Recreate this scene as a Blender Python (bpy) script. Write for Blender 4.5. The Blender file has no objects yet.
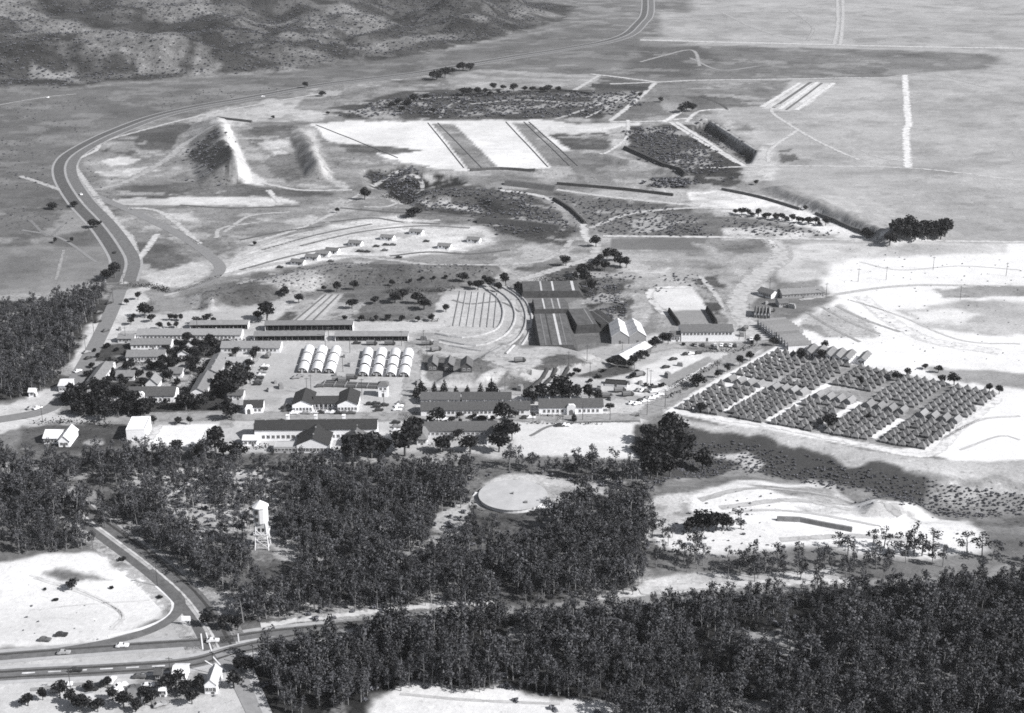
import bpy, math, random
import numpy as np
R = math.radians
random.seed(7); rng = np.random.default_rng(11)
sc = bpy.context.scene; col = sc.collection

# ------------------------------------------------------------------ camera, sky, sun, exposure
IW, IH, FPX, TH, CH = 1024, 713, 1406.0, R(20.5), 280.0
cam = bpy.data.objects.new('camera', bpy.data.cameras.new('camera')); col.objects.link(cam)
cam.location = (0, 0, CH); cam.rotation_euler = (R(90) - TH, 0, 0)
cam.data.sensor_width = 36; cam.data.lens = 36 * FPX / IW; cam.data.clip_start = 5; cam.data.clip_end = 40000
sc.camera = cam
SUN_EL, SUN_AZ = R(37), R(112)          # azimuth clockwise from +Y: the sun stands to the right
world = bpy.data.worlds.new('World'); sc.world = world; world.use_nodes = True
nt = world.node_tree; bg = nt.nodes['Background']
sky = nt.nodes.new('ShaderNodeTexSky'); sky.sky_type = 'NISHITA'; sky.sun_disc = False
sky.sun_elevation = SUN_EL; sky.sun_rotation = SUN_AZ
hs = nt.nodes.new('ShaderNodeHueSaturation'); hs.inputs['Saturation'].default_value = 0.3
nt.links.new(sky.outputs[0], hs.inputs['Color']); nt.links.new(hs.outputs[0], bg.inputs['Color'])
bg.inputs['Strength'].default_value = 0.05
sun = bpy.data.objects.new('sun', bpy.data.lights.new('sun', 'SUN')); col.objects.link(sun)
sun.data.energy = 4.2; sun.data.angle = R(0.5); sun.data.color = (1.0, 0.985, 0.965)
sun.rotation_euler = (R(90) - SUN_EL, 0, R(180) - SUN_AZ)
sun.location = (600, 500, 600)
vs = sc.view_settings; vs.view_transform = 'Standard'; vs.look = 'None'; vs.gamma = 1; vs.use_curve_mapping = False
vs.exposure = 1.0
sc.render.engine = 'CYCLES'
sc.cycles.use_denoising = False; sc.cycles.max_bounces = 5; sc.cycles.volume_bounces = 0
sc.cycles.diffuse_bounces = 3; sc.cycles.transparent_max_bounces = 6
sc.cycles.filter_width = 1.7
KEXP = 1.72                            # what a flat sunlit surface of albedo 1 shows as

# ------------------------------------------------------------------ pixel <-> place
cT, sT = math.cos(TH), math.sin(TH)
def ray(px, py):
    u = (np.asarray(px, float) - IW / 2) / FPX; v = (IH / 2 - np.asarray(py, float)) / FPX
    return u, cT + v * sT, -sT + v * cT
def P(px, py, z=0.0):
    dx, dy, dz = ray(px, py); t = (z - CH) / np.minimum(dz, -0.02)
    return dx * t, dy * t
def pp(pts, z=0.0):
    a = np.array(pts, float); x, y = P(a[:, 0], a[:, 1], z); return np.stack([x, y], 1)
def pscale(py): return FPX * (sT + (py - IH / 2) / FPX * cT) / CH / 1.0     # pixels per metre on the flat ground

def _hash(ix, iy, s):
    a = np.sin(ix * 127.1 + iy * 311.7 + s * 74.7) * 43758.5453
    return a - np.floor(a)
def vnoise(x, y, s=0):
    ix, iy = np.floor(x), np.floor(y); fx, fy = x - ix, y - iy
    fx = fx * fx * (3 - 2 * fx); fy = fy * fy * (3 - 2 * fy)
    return ((_hash(ix, iy, s) * (1 - fx) + _hash(ix + 1, iy, s) * fx) * (1 - fy)
            + (_hash(ix, iy + 1, s) * (1 - fx) + _hash(ix + 1, iy + 1, s) * fx) * fy)
def fbm(x, y, scale, octv=4, s=0):
    r = 0; a = 1; t = 0
    for k in range(octv):
        r = r + a * vnoise(x / scale + 17.3 * k, y / scale - 9.1 * k, s + k); t += a; a *= .5; scale /= 2.03
    return r / t
def sstep(x): x = np.clip(x, 0, 1); return x * x * (3 - 2 * x)
def sdpoly(X, Y, poly):
    """signed distance to a polygon, positive inside"""
    d = np.full(X.shape, 1e9); ins = np.zeros(X.shape, bool)
    n = len(poly)
    for i in range(n):
        ax, ay = poly[i]; bx, by = poly[(i + 1) % n]
        ex, ey = bx - ax, by - ay; L = ex * ex + ey * ey + 1e-9
        t = np.clip(((X - ax) * ex + (Y - ay) * ey) / L, 0, 1)
        d = np.minimum(d, (X - ax - t * ex) ** 2 + (Y - ay - t * ey) ** 2)
        c = ((ay > Y) != (by > Y))
        with np.errstate(divide='ignore', invalid='ignore'):
            xi = (bx - ax) * (Y - ay) / (by - ay + 1e-12) + ax
        ins ^= c & (X < xi)
    d = np.sqrt(d)
    return np.where(ins, d, -d)
def masked(X, Y, poly, soft):
    """0..1 coverage of a polygon with a soft edge, computed only near it"""
    out = np.zeros(X.shape)
    lo = poly.min(0) - soft; hi = poly.max(0) + soft
    m = (X > lo[0]) & (X < hi[0]) & (Y > lo[1]) & (Y < hi[1])
    if m.any(): out[m] = sstep(.5 + sdpoly(X[m], Y[m], poly) / max(soft, .01))
    return out

# ------------------------------------------------------------------ relief
HILL = pp([(-700, 100), (-200, 92), (23, 86), (75, 89), (110, 84), (200, 79), (300, 72), (400, 61), (470, 47), (560, 24), (600, -20), (560, -60), (-900, -60)])
# (edge width m, height m, polygon px)
BLOCKS = [
    (16, -5, [(366, 172), (408, 166), (388, 188), (372, 187)]),
    (16, -6, [(385, 189), (405, 177), (424, 181), (421, 192), (410, 204), (398, 200)]),
    (16, -5, [(405, 173), (458, 174), (462, 182), (432, 188), (408, 178)]),
    (10, -5, [(420, 196), (480, 196), (500, 208), (486, 214), (430, 206)]),
    (5, -8, [(692, 128), (707, 121), (755, 151), (749, 163)]),
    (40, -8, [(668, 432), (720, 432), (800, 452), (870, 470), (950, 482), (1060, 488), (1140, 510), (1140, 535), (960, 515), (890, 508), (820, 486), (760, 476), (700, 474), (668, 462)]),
    (14, 6, [(862, 500), (880, 488), (915, 490), (930, 505), (900, 512), (870, 510)]),
    (10, 5, [(440, 384), (500, 350), (560, 352), (600, 362), (560, 374), (480, 386)]),
    (14, 5, [(190, 300), (330, 268), (500, 270), (500, 276), (330, 284), (210, 309)]),
]
# ridges: (px a, px b, height a, height b, width left, width right)
RIDGES = [
    ((218, 124), (236, 182), 9, 19, 33, 13),
    ((298, 128), (321, 178), 1, 13, 14, 11),
    ((768, 190), (892, 243), 5, 8, 7, 60),
    ((530, 170), (690, 196), 2, 2, 6, 6),
    ((588, 155), (690, 178), 3, 3, 8, 14),
]
BLK = [(w, h, pp(p)) for w, h, p in BLOCKS]
RDG = [(pp([a, b]), h0, h1, wl, wr) for a, b, h0, h1, wl, wr in RIDGES]
def hgt(X, Y):
    X = np.atleast_1d(np.asarray(X, float)); Y = np.atleast_1d(np.asarray(Y, float))
    Z = np.zeros(X.shape)
    far = Y > 1300
    if far.any():
        x, y = X[far], Y[far]
        sd = sdpoly(x, y, HILL)
        n = fbm(x + 60 * fbm(x, y, 150, 2, 9), y, 260, 4, 3); rid = 1 - np.abs(2 * n - 1)
        Z[far] += 62 * sstep(sd / 700) + sstep(sd / 110) * (80 * (1 - rid) ** 1.25 + 26 * (fbm(x, y, 70, 3, 5) - .5))
    g = sstep((Y - 900) / 500)
    Z += g * 3.0 * (fbm(X, Y, 160, 3, 21) - .5)
    for w, h, p in BLK:
        Z += h * masked(X, Y, p, w)
    for p, h0, h1, wl, wr in RDG:
        ax, ay = p[0]; ex, ey = p[1] - p[0]; L = math.hypot(ex, ey); ex /= L; ey /= L
        t = (X - ax) * ex + (Y - ay) * ey; d = (X - ax) * ey - (Y - ay) * ex     # d>0: to the right of the direction a->b
        near = (np.abs(d) < max(wl, wr) + 4) & (t > -12) & (t < L + 12)
        if not near.any(): continue
        nz = np.zeros(X.shape); nz[near] = fbm(X[near], Y[near], 13, 3, 141) - .5; d = d + 5 * nz
        e = np.clip(np.minimum(t, L - t) / 10 + .5, 0, 1) * (1 + .5 * nz)
        # a->b runs towards the camera: its right hand is the picture's left
        w = np.where(d > 0, wl, wr)
        Z += e * (h0 + (h1 - h0) * np.clip(t / L, 0, 1)) * np.clip(1 - np.abs(d) / w, 0, 1)
    return Z
def G(px, py):
    """ground point seen at a pixel"""
    px = np.atleast_1d(np.asarray(px, float)); py = np.atleast_1d(np.asarray(py, float))
    z = np.zeros(px.shape)
    for _ in range(9):
        x, y = P(px, py, z); z = .4 * z + .6 * hgt(x, y)
    x, y = P(px, py, z)
    return x, y, hgt(x, y)
def G1(px, py):
    x, y, z = G(px, py); return float(x[0]), float(y[0]), float(z[0])
def gp(pts):
    a = np.array(pts, float); x, y, z = G(a[:, 0], a[:, 1]); return np.stack([x, y], 1)

# ------------------------------------------------------------------ materials (all greys: the photograph is monochrome)
def lin(V): c = V / 255.0; return c / 12.92 if c <= .04045 else ((c + .055) / 1.055) ** 2.4
def alb(V): return min(.82, lin(V) ** 1.27 / 1.72)
MATS = {}
def mat(a, rough=.85, grain=.25, scale=1.2, key=None, spec=.2):
    """a grey of albedo a with soft wear"""
    k = (round(a, 3), rough, grain, scale)
    if k in MATS: return MATS[k]
    m = bpy.data.materials.new('grey_%03d' % len(MATS)); m.use_nodes = True
    n = m.node_tree; b = n.nodes['Principled BSDF']; b.inputs['Roughness'].default_value = rough
    b.inputs['Specular IOR Level'].default_value = spec
    tc = n.nodes.new('ShaderNodeTexCoord')
    n1 = n.nodes.new('ShaderNodeTexNoise'); n1.inputs['Scale'].default_value = scale; n1.inputs['Detail'].default_value = 5
    n1.inputs['Roughness'].default_value = .65
    oi = n.nodes.new('ShaderNodeObjectInfo')
    n.links.new(tc.outputs['Object'], n1.inputs['Vector'])
    mr = n.nodes.new('ShaderNodeMapRange'); mr.inputs[1].default_value = .25; mr.inputs[2].default_value = .75
    mr.inputs[3].default_value = 1 - grain; mr.inputs[4].default_value = 1 + grain
    n.links.new(n1.outputs['Fac'], mr.inputs[0])
    rr = n.nodes.new('ShaderNodeMapRange'); rr.inputs[3].default_value = .8; rr.inputs[4].default_value = 1.2
    n.links.new(oi.outputs['Random'], rr.inputs[0])
    mu = n.nodes.new('ShaderNodeMath'); mu.operation = 'MULTIPLY'; n.links.new(mr.outputs[0], mu.inputs[0]); n.links.new(rr.outputs[0], mu.inputs[1])
    vm = n.nodes.new('ShaderNodeVectorMath'); vm.operation = 'SCALE'; vm.inputs[0].default_value = (a * .985, a * .99, a * 1.02)
    n.links.new(mu.outputs[0], vm.inputs['Scale']); n.links.new(vm.outputs[0], b.inputs['Base Color'])
    MATS[k] = m; return m
def leaf_mat(a0, a1, name):
    m = bpy.data.materials.new(name); m.use_nodes = True
    n = m.node_tree; b = n.nodes['Principled BSDF']; b.inputs['Roughness'].default_value = .6; b.inputs['Specular IOR Level'].default_value = .25
    g = n.nodes.new('ShaderNodeNewGeometry'); oi = n.nodes.new('ShaderNodeObjectInfo')
    ad = n.nodes.new('ShaderNodeMath'); ad.operation = 'MULTIPLY_ADD'; ad.inputs[1].default_value = .55
    m2 = n.nodes.new('ShaderNodeMath'); m2.operation = 'MULTIPLY'; m2.inputs[1].default_value = .45
    n.links.new(oi.outputs['Random'], m2.inputs[0]); n.links.new(g.outputs['Random Per Island'], ad.inputs[0]); n.links.new(m2.outputs[0], ad.inputs[2])
    mx = n.nodes.new('ShaderNodeMix'); mx.data_type = 'RGBA'
    mx.inputs[6].default_value = (a0 * .93, a0 * .96, a0 * 1.16, 1); mx.inputs[7].default_value = (a1 * .96, a1 * .98, a1 * 1.08, 1)
    n.links.new(ad.outputs[0], mx.inputs[0]); n.links.new(mx.outputs[2], b.inputs['Base Color'])
    return m
LEAF_EUC = leaf_mat(.006, .085, 'eucalyptus_leaves')
LEAF_DARK = leaf_mat(.004, .019, 'dark_leaves')
LEAF_PALE = leaf_mat(.05, .17, 'scrub_leaves')
BARK = mat(.17, .9, .4, 2.0); BARK_D = mat(.09, .9, .3, 2.0)

# ------------------------------------------------------------------ mesh helpers
class MB:
    def __init__(s): s.v = []; s.f = []
    def add(s, vs_, fs): o = len(s.v); s.v += [tuple(map(float, p)) for p in vs_]; s.f += [tuple(i + o for i in f) for f in fs]; return s
    def box(s, x0, x1, y0, y1, z0, z1):
        return s.add([(x0, y0, z0), (x1, y0, z0), (x1, y1, z0), (x0, y1, z0), (x0, y0, z1), (x1, y0, z1), (x1, y1, z1), (x0, y1, z1)],
                     [(0, 3, 2, 1), (4, 5, 6, 7), (0, 1, 5, 4), (1, 2, 6, 5), (2, 3, 7, 6), (3, 0, 4, 7)])
    def tube(s, a, b, r0, r1, n=6):
        a = np.array(a, float); b = np.array(b, float); d = b - a; d /= np.linalg.norm(d) + 1e-9
        u = np.cross(d, (0, 0, 1) if abs(d[2]) < .9 else (1, 0, 0)); u /= np.linalg.norm(u); w = np.cross(d, u)
        vs_ = []
        for c, r in ((a, r0), (b, r1)):
            for k in range(n):
                t = 2 * math.pi * k / n; vs_.append(c + r * (math.cos(t) * u + math.sin(t) * w))
        return s.add(vs_, [(k, (k + 1) % n, n + (k + 1) % n, n + k) for k in range(n)] + [tuple(range(n - 1, -1, -1)), tuple(range(n, 2 * n))])
    def prism(s, prof, axis, c0, c1):
        """extrude a closed outline of (a, z) along x or y between c0 and c1"""
        n = len(prof)
        f = (lambda a, z, c: (c, a, z)) if axis == 'x' else (lambda a, z, c: (a, c, z))
        vs_ = [f(a, z, c0) for a, z in prof] + [f(a, z, c1) for a, z in prof]
        fs = [(k, (k + 1) % n, n + (k + 1) % n, n + k) for k in range(n)] + [tuple(range(n - 1, -1, -1)), tuple(range(n, 2 * n))]
        if axis == 'y': fs = [tuple(reversed(q)) for q in fs]
        return s.add(vs_, fs)
    def mesh(s, name, m, smooth=False):
        me = bpy.data.meshes.new(name); me.from_pydata(s.v, [], s.f); me.materials.append(m)
        if smooth: me.polygons.foreach_set('use_smooth', [True] * len(me.polygons))
        me.update(); return me
    def build(s, name, m, parent=None, smooth=False): return link(name, s.mesh(name, m, smooth), parent)
def link(name, me, parent=None, loc=None):
    o = bpy.data.objects.new(name, me); col.objects.link(o)
    if parent is not None: o.parent = parent
    if loc is not None: o.location = loc
    return o
def tag(o, label=None, cat=None, group=None, kind=None):
    if label: o['label'] = label
    if cat: o['category'] = cat
    if group: o['group'] = group
    if kind: o['kind'] = kind
    return o
def empty(name, loc, rz=0.0):
    o = bpy.data.objects.new(name, None); o.empty_display_size = .5; col.objects.link(o); o.location = loc; o.rotation_euler = (0, 0, rz); return o
ORD = 'first second third fourth fifth sixth seventh eighth ninth tenth eleventh twelfth thirteenth fourteenth fifteenth sixteenth seventeenth eighteenth nineteenth twentieth'.split()
def nth(i):
    if i < 20: return ORD[i]
    if i > 98: return 'number-%d' % (i + 1)
    t = ['twenty', 'thirty', 'forty', 'fifty', 'sixty', 'seventy', 'eighty', 'ninety'][(i + 1) // 10 - 2]; u = (i + 1) % 10
    return t + '-' + ORD[u - 1] if u else t[:-1] + 'ieth'
def hz(x, y): return float(hgt(x, y)[0])

# ------------------------------------------------------------------ the ground: one sheet with what grows or lies bare on it
HILLPX = [(-100, 94), (23, 84), (75, 87), (110, 82), (200, 77), (300, 70), (400, 58), (470, 44), (560, 22), (590, -10), (-100, -10)]
# (grey the bare sunlit surface shows, soft edge m, grain, polygon px)
COVER = [
    (150, 80, .25, [(640, -20), (1100, -20), (1100, 250), (760, 250), (700, 110), (640, 62)]),
    (194, 60, .2, [(690, -20), (1100, -20), (1100, 250), (800, 250), (760, 180), (700, 100)]),
    (188, 25, .2, [(660, 12), (1060, 12), (1060, 45), (660, 41)]),
    (146, 30, .25, [(560, 46), (640, 44), (900, 50), (1000, 55), (990, 68), (880, 78), (780, 79), (640, 82), (590, 74)]),
    (122, 40, .25, [(630, 47), (700, 46), (720, 60), (690, 78), (625, 76)]),
    (138, 25, .22, [(-100, 88), (75, 88), (200, 79), (330, 68), (440, 52), (600, 22), (640, 30), (640, 62), (560, 62), (430, 75), (280, 90), (160, 115), (80, 145), (60, 165), (80, 215), (110, 270), (-100, 290)]),
    (140, 12, .28, [(-100, 190), (65, 195), (100, 240), (-100, 246)]),
    (158, 3, .2, [(-100, 249), (103, 246), (115, 265), (85, 290), (-100, 300)]),
    (92, 30, .5, HILLPX),
    (165, 14, .3, [(30, 52), (52, 58), (74, 70), (79, 84), (50, 78), (28, 66)]),
    (150, 14, .5, [(116, 76), (128, 62), (150, 52), (176, 52), (178, 73), (160, 73)]),
    (142, 14, .5, [(188, 58), (198, 54), (222, 58), (214, 74), (200, 74)]),
    (160, 10, .4, [(282, 63), (296, 60), (299, 66), (282, 67)]),
    (140, 14, .4, [(345, 47), (385, 41), (440, 33), (470, 38), (440, 40), (400, 48), (360, 51)]),
    (138, 14, .4, [(270, 38), (300, 34), (335, 32), (345, 44), (330, 40), (300, 42)]),
    (148, 10, .4, [(50, 40), (65, 38), (72, 60), (60, 56)]),
    # inside the long curve of the road
    (168, 25, .35, [(85, 160), (130, 135), (230, 108), (420, 78), (600, 75), (700, 100), (760, 180), (800, 240), (620, 260), (500, 265), (300, 262), (180, 300), (130, 270), (80, 190)]),
    (205, 6, .3, [(196, 116), (225, 106), (270, 99), (312, 99), (296, 108), (330, 114), (318, 121), (250, 122), (215, 124)]),
    (160, 8, .4, [(320, 86), (430, 75), (470, 78), (420, 84), (330, 100), (300, 104)]),
    (106, 14, .5, [(330, 108), (400, 92), (470, 88), (640, 90), (648, 104), (600, 119), (345, 119)]),
    (188, 6, .25, [(445, 78), (480, 69), (600, 75), (598, 84), (480, 90), (450, 84)]),
    (165, 6, .25, [(470, 72), (600, 78), (590, 80), (480, 76)]),
    (118, 4, .3, [(602, 77), (655, 83), (640, 97), (594, 94)]),
    (175, 8, .3, [(600, 95), (660, 96), (680, 112), (640, 122), (606, 122)]),
    (140, 6, .4, [(616, 104), (652, 102), (676, 114), (640, 119), (612, 120)]),
    (160, 10, .3, [(660, 84), (790, 80), (770, 104), (700, 110), (664, 100)]),
    (138, 10, .35, [(684, 96), (740, 94), (760, 106), (700, 110)]),
    (243, 4, .13, [(312, 124), (345, 121), (545, 120), (590, 127), (628, 128), (600, 140), (572, 152), (580, 168), (470, 171), (430, 168), (370, 152), (328, 141)]),
    (165, 2, .35, [(432, 124), (454, 124), (500, 169), (468, 169)]),
    (168, 2, .35, [(512, 123), (530, 123), (580, 167), (552, 168)]),
    (236, 6, .2, [(535, 131), (560, 124), (640, 122), (640, 128), (600, 134), (560, 136)]),
    (112, 6, .5, [(548, 134), (604, 132), (612, 142), (600, 152), (568, 150), (556, 142)]),
    (200, 8, .35, [(606, 130), (626, 126), (628, 150), (610, 146)]),
    (120, 6, .45, [(336, 143), (372, 145), (420, 150), (395, 154), (345, 151)]),
    (150, 8, .4, [(330, 152), (375, 154), (420, 167), (366, 170), (332, 168)]),
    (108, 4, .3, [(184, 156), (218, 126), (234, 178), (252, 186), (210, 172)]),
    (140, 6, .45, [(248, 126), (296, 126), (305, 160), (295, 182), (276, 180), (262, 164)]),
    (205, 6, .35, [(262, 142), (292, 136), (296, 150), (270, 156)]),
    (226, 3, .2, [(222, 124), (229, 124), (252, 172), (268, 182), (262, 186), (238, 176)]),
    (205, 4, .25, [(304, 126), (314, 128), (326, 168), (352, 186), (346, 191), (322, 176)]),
    (120, 5, .4, [(100, 150), (140, 128), (195, 122), (170, 150), (130, 156)]),
    (168, 6, .35, [(96, 140), (130, 142), (140, 150), (110, 152)]),
    (232, 4, .2, [(104, 161), (120, 157), (142, 160), (130, 164), (108, 166)]),
    (215, 4, .25, [(98, 173), (150, 166), (160, 170), (130, 176), (100, 178)]),
    (132, 8, .4, [(115, 186), (210, 178), (300, 190), (340, 192), (330, 197), (120, 199)]),
    (230, 4, .2, [(114, 199), (200, 197), (280, 198), (300, 205), (260, 206), (120, 206)]),
    (170, 12, .35, [(120, 207), (330, 206), (400, 216), (260, 242), (200, 248), (140, 236)]),
    (205, 8, .3, [(160, 210), (190, 208), (196, 222), (172, 222)]),
    (205, 6, .3, [(275, 222), (310, 216), (326, 220), (300, 226)]),
    (128, 8, .35, [(130, 240), (165, 245), (205, 268), (190, 275), (150, 272), (130, 262)]),
    (205, 6, .3, [(138, 276), (190, 262), (212, 266), (206, 278), (175, 290), (150, 288)]),
    (224, 10, .32, [(214, 276), (250, 248), (330, 226), (400, 216), (480, 226), (502, 244), (470, 250), (400, 256), (330, 259), (270, 270)]),
    (226, 6, .25, [(236, 268), (280, 252), (360, 240), (380, 248), (330, 257), (270, 268)]),
    (222, 6, .25, [(385, 246), (430, 236), (470, 232), (482, 238), (440, 246), (400, 252)]),
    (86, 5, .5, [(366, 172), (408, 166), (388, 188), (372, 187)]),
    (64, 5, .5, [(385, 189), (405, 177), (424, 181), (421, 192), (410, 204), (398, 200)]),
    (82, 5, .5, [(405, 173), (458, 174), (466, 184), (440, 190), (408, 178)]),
    (210, 4, .3, [(424, 174), (432, 174), (444, 180), (430, 184)]),
    (110, 10, .5, [(412, 194), (470, 186), (520, 192), (560, 212), (580, 232), (560, 246), (500, 236), (470, 216), (420, 210)]),
    (205, 3, .3, [(440, 203), (480, 208), (484, 213), (444, 207)]),
    (168, 8, .35, [(480, 172), (620, 180), (690, 194), (690, 206), (560, 192), (484, 182)]),
    (136, 10, .4, [(545, 192), (690, 206), (690, 235), (610, 235), (580, 218)]),
    (104, 6, .45, [(628, 126), (690, 124), (745, 166), (735, 186), (700, 186), (660, 166), (628, 148)]),
    (160, 10, .35, [(560, 150), (625, 150), (690, 180), (680, 190), (600, 180), (566, 166)]),
    (92, 5, .5, [(650, 178), (686, 176), (688, 188), (648, 188)]),
    (92, 3, .3, [(692, 128), (707, 121), (755, 151), (749, 163)]),
    (132, 4, .4, [(776, 152), (792, 150), (800, 160), (782, 164)]),
    (216, 8, .3, [(718, 128), (736, 120), (764, 126), (760, 134), (730, 134)]),
    (172, 5, .3, [(726, 131), (748, 125), (756, 129), (740, 133)]),
    (216, 8, .3, [(755, 145), (772, 142), (772, 160), (780, 168), (770, 180), (745, 182), (738, 172), (752, 164)]),
    (222, 4, .22, [(762, 108), (788, 92), (800, 84), (838, 82), (806, 106), (790, 112)]),
    (238, 6, .25, [(690, 191), (740, 190), (800, 206), (884, 236), (840, 240), (792, 224), (724, 212), (690, 206)]),
    (176, 4, .2, [(752, 186), (775, 186), (892, 238), (872, 236), (800, 208)]),
    (138, 6, .42, [(650, 211), (724, 214), (780, 226), (770, 236), (650, 236)]),
    (205, 6, .4, [(720, 230), (760, 226), (830, 236), (800, 239), (720, 238)]),
    (145, 2, .15, [(611, 238), (706, 238), (704, 250), (610, 249)]),
    (184, 12, .3, [(600, 252), (700, 252), (780, 246), (770, 290), (700, 292), (640, 290), (600, 280)]),
    (196, 6, .3, [(690, 242), (712, 246), (746, 272), (736, 280), (716, 260)]),
    (216, 5, .25, [(646, 270), (662, 266), (664, 271), (630, 274)]),
    (134, 10, .4, [(560, 262), (600, 262), (640, 276), (636, 326), (600, 334), (585, 300), (520, 282)]),
    (142, 10, .4, [(180, 296), (240, 278), (330, 262), (420, 264), (540, 264), (520, 280), (400, 286), (250, 300), (190, 312)]),
    (205, 4, .25, [(150, 316), (240, 302), (300, 292), (306, 298), (240, 310), (170, 320)]),
    # the camp
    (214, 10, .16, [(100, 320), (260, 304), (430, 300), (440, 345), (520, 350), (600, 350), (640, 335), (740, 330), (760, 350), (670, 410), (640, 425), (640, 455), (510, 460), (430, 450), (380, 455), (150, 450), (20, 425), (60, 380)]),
    (220, 4, .18, [(112, 292), (145, 288), (150, 298), (120, 340), (80, 400), (20, 430), (-60, 436), (-60, 415), (30, 400), (60, 380), (90, 330)]),
    (226, 4, .15, [(82, 324), (98, 320), (96, 340), (78, 356), (74, 346)]),
    (104, 6, .4, [(98, 344), (232, 338), (238, 418), (60, 416), (74, 392)]),
    (120, 6, .4, [(20, 432), (60, 424), (130, 426), (126, 448), (20, 455)]),
    (206, 3, .12, [(224, 396), (270, 346), (294, 346), (296, 392), (262, 402), (236, 412)]),
    (200, 2, .12, [(100, 413), (240, 411), (640, 414), (640, 420), (240, 421), (96, 424)]),
    (252, 1.2, .08, [(146, 447), (158, 425), (217, 424), (206, 447)]),
    (236, 6, .1, [(508, 424), (560, 422), (640, 416), (646, 440), (640, 460), (520, 458)]),
    (138, 6, .4, [(268, 322), (300, 300), (420, 286), (455, 290), (440, 320)]),
    (206, 3, .2, [(287, 322), (324, 294), (344, 294), (320, 321)]),
    (118, 3, .4, [(276, 322), (300, 302), (316, 302), (290, 322)]),
    (206, 4, .22, [(448, 290), (498, 286), (522, 300), (526, 330), (505, 345), (450, 336), (430, 326)]),
    (200, 4, .25, [(400, 336), (430, 330), (500, 345), (560, 370), (540, 376), (480, 360), (420, 352)]),
    (140, 5, .35, [(424, 354), (470, 356), (530, 372), (500, 384), (440, 384), (420, 376)]),
    (205, 3, .3, [(474, 384), (490, 370), (508, 366), (506, 372), (496, 384)]),
    (130, 5, .35, [(510, 372), (560, 356), (606, 358), (596, 372), (540, 390), (505, 388)]),
    (222, 2.5, .2, [(532, 388), (552, 370), (574, 368), (560, 386)]),
    (120, 5, .35, [(585, 356), (640, 362), (640, 370), (600, 380), (575, 372)]),
    (200, 6, .2, [(520, 352), (600, 346), (660, 344), (700, 345), (640, 362), (580, 360)]),
    (84, 4, .5, [(584, 282), (594, 276), (600, 296), (590, 310), (578, 304)]),
    (78, 4, .5, [(598, 310), (620, 300), (626, 310), (612, 328), (600, 330)]),
    (112, 4, .5, [(604, 286), (628, 284), (632, 306), (612, 304)]),
    (190, 4, .35, [(630, 286), (646, 282), (654, 318), (640, 330), (632, 316)]),
    (236, 3, .12, [(650, 289), (692, 287), (706, 304), (708, 312), (672, 311), (656, 306)]),
    (176, 1.5, .12, [(672, 311), (706, 310), (714, 325), (680, 326)]),
    (110, 4, .4, [(660, 311), (670, 309), (678, 324), (656, 328)]),
    (112, 5, .4, [(690, 278), (716, 276), (726, 296), (740, 318), (728, 322), (708, 304)]),
    (208, 6, .2, [(724, 318), (734, 296), (756, 272), (780, 256), (784, 262), (764, 284), (752, 308), (766, 336), (756, 352), (738, 340)]),
    (238, 6, .12, [(640, 372), (664, 360), (700, 352), (716, 360), (690, 374), (660, 392), (630, 392)]),
    (178, 1.5, .12, [(657, 381), (708, 356), (716, 361), (672, 388)]),
    (140, 3, .3, [(676, 342), (760, 342), (756, 350), (700, 352), (676, 348)]),
    # the pale ground on the right, hazy washed-out look also put into its greys
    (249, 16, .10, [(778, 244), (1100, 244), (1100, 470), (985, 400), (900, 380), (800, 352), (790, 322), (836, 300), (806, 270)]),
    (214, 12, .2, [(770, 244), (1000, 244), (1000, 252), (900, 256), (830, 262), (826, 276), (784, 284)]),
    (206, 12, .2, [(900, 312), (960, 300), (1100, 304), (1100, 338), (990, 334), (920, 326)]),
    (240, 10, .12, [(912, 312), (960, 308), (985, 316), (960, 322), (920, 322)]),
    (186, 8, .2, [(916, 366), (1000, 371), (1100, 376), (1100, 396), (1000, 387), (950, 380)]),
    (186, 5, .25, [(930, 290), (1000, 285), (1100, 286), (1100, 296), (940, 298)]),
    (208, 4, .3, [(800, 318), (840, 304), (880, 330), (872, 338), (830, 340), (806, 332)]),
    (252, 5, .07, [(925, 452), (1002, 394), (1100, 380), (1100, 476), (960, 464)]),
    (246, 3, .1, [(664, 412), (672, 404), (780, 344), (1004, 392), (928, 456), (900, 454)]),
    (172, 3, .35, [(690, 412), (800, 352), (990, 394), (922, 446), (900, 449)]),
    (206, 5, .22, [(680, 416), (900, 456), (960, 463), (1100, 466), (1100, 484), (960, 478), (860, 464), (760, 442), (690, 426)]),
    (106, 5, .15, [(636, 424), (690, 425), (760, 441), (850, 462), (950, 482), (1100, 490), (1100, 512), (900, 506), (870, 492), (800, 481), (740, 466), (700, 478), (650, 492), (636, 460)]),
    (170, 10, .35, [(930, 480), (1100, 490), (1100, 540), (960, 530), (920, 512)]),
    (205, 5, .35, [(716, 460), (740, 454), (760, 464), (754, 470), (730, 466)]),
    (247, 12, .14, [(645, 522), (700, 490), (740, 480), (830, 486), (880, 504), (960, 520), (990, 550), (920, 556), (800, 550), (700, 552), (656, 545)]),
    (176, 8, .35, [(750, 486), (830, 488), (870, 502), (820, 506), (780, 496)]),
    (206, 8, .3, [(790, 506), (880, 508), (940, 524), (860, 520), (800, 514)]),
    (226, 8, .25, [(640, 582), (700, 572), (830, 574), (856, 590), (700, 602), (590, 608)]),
    # the woods and the highway corner
    (136, 8, .5, [(-60, 455), (130, 449), (215, 456), (280, 452), (400, 460), (480, 452), (520, 472), (600, 472), (640, 480), (650, 500), (655, 545), (640, 585), (560, 606), (430, 616), (350, 622), (290, 632), (240, 625), (205, 590), (160, 555), (110, 530), (-60, 560)]),
    (196, 6, .35, [(60, 490), (110, 488), (108, 502), (70, 504)]),
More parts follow.
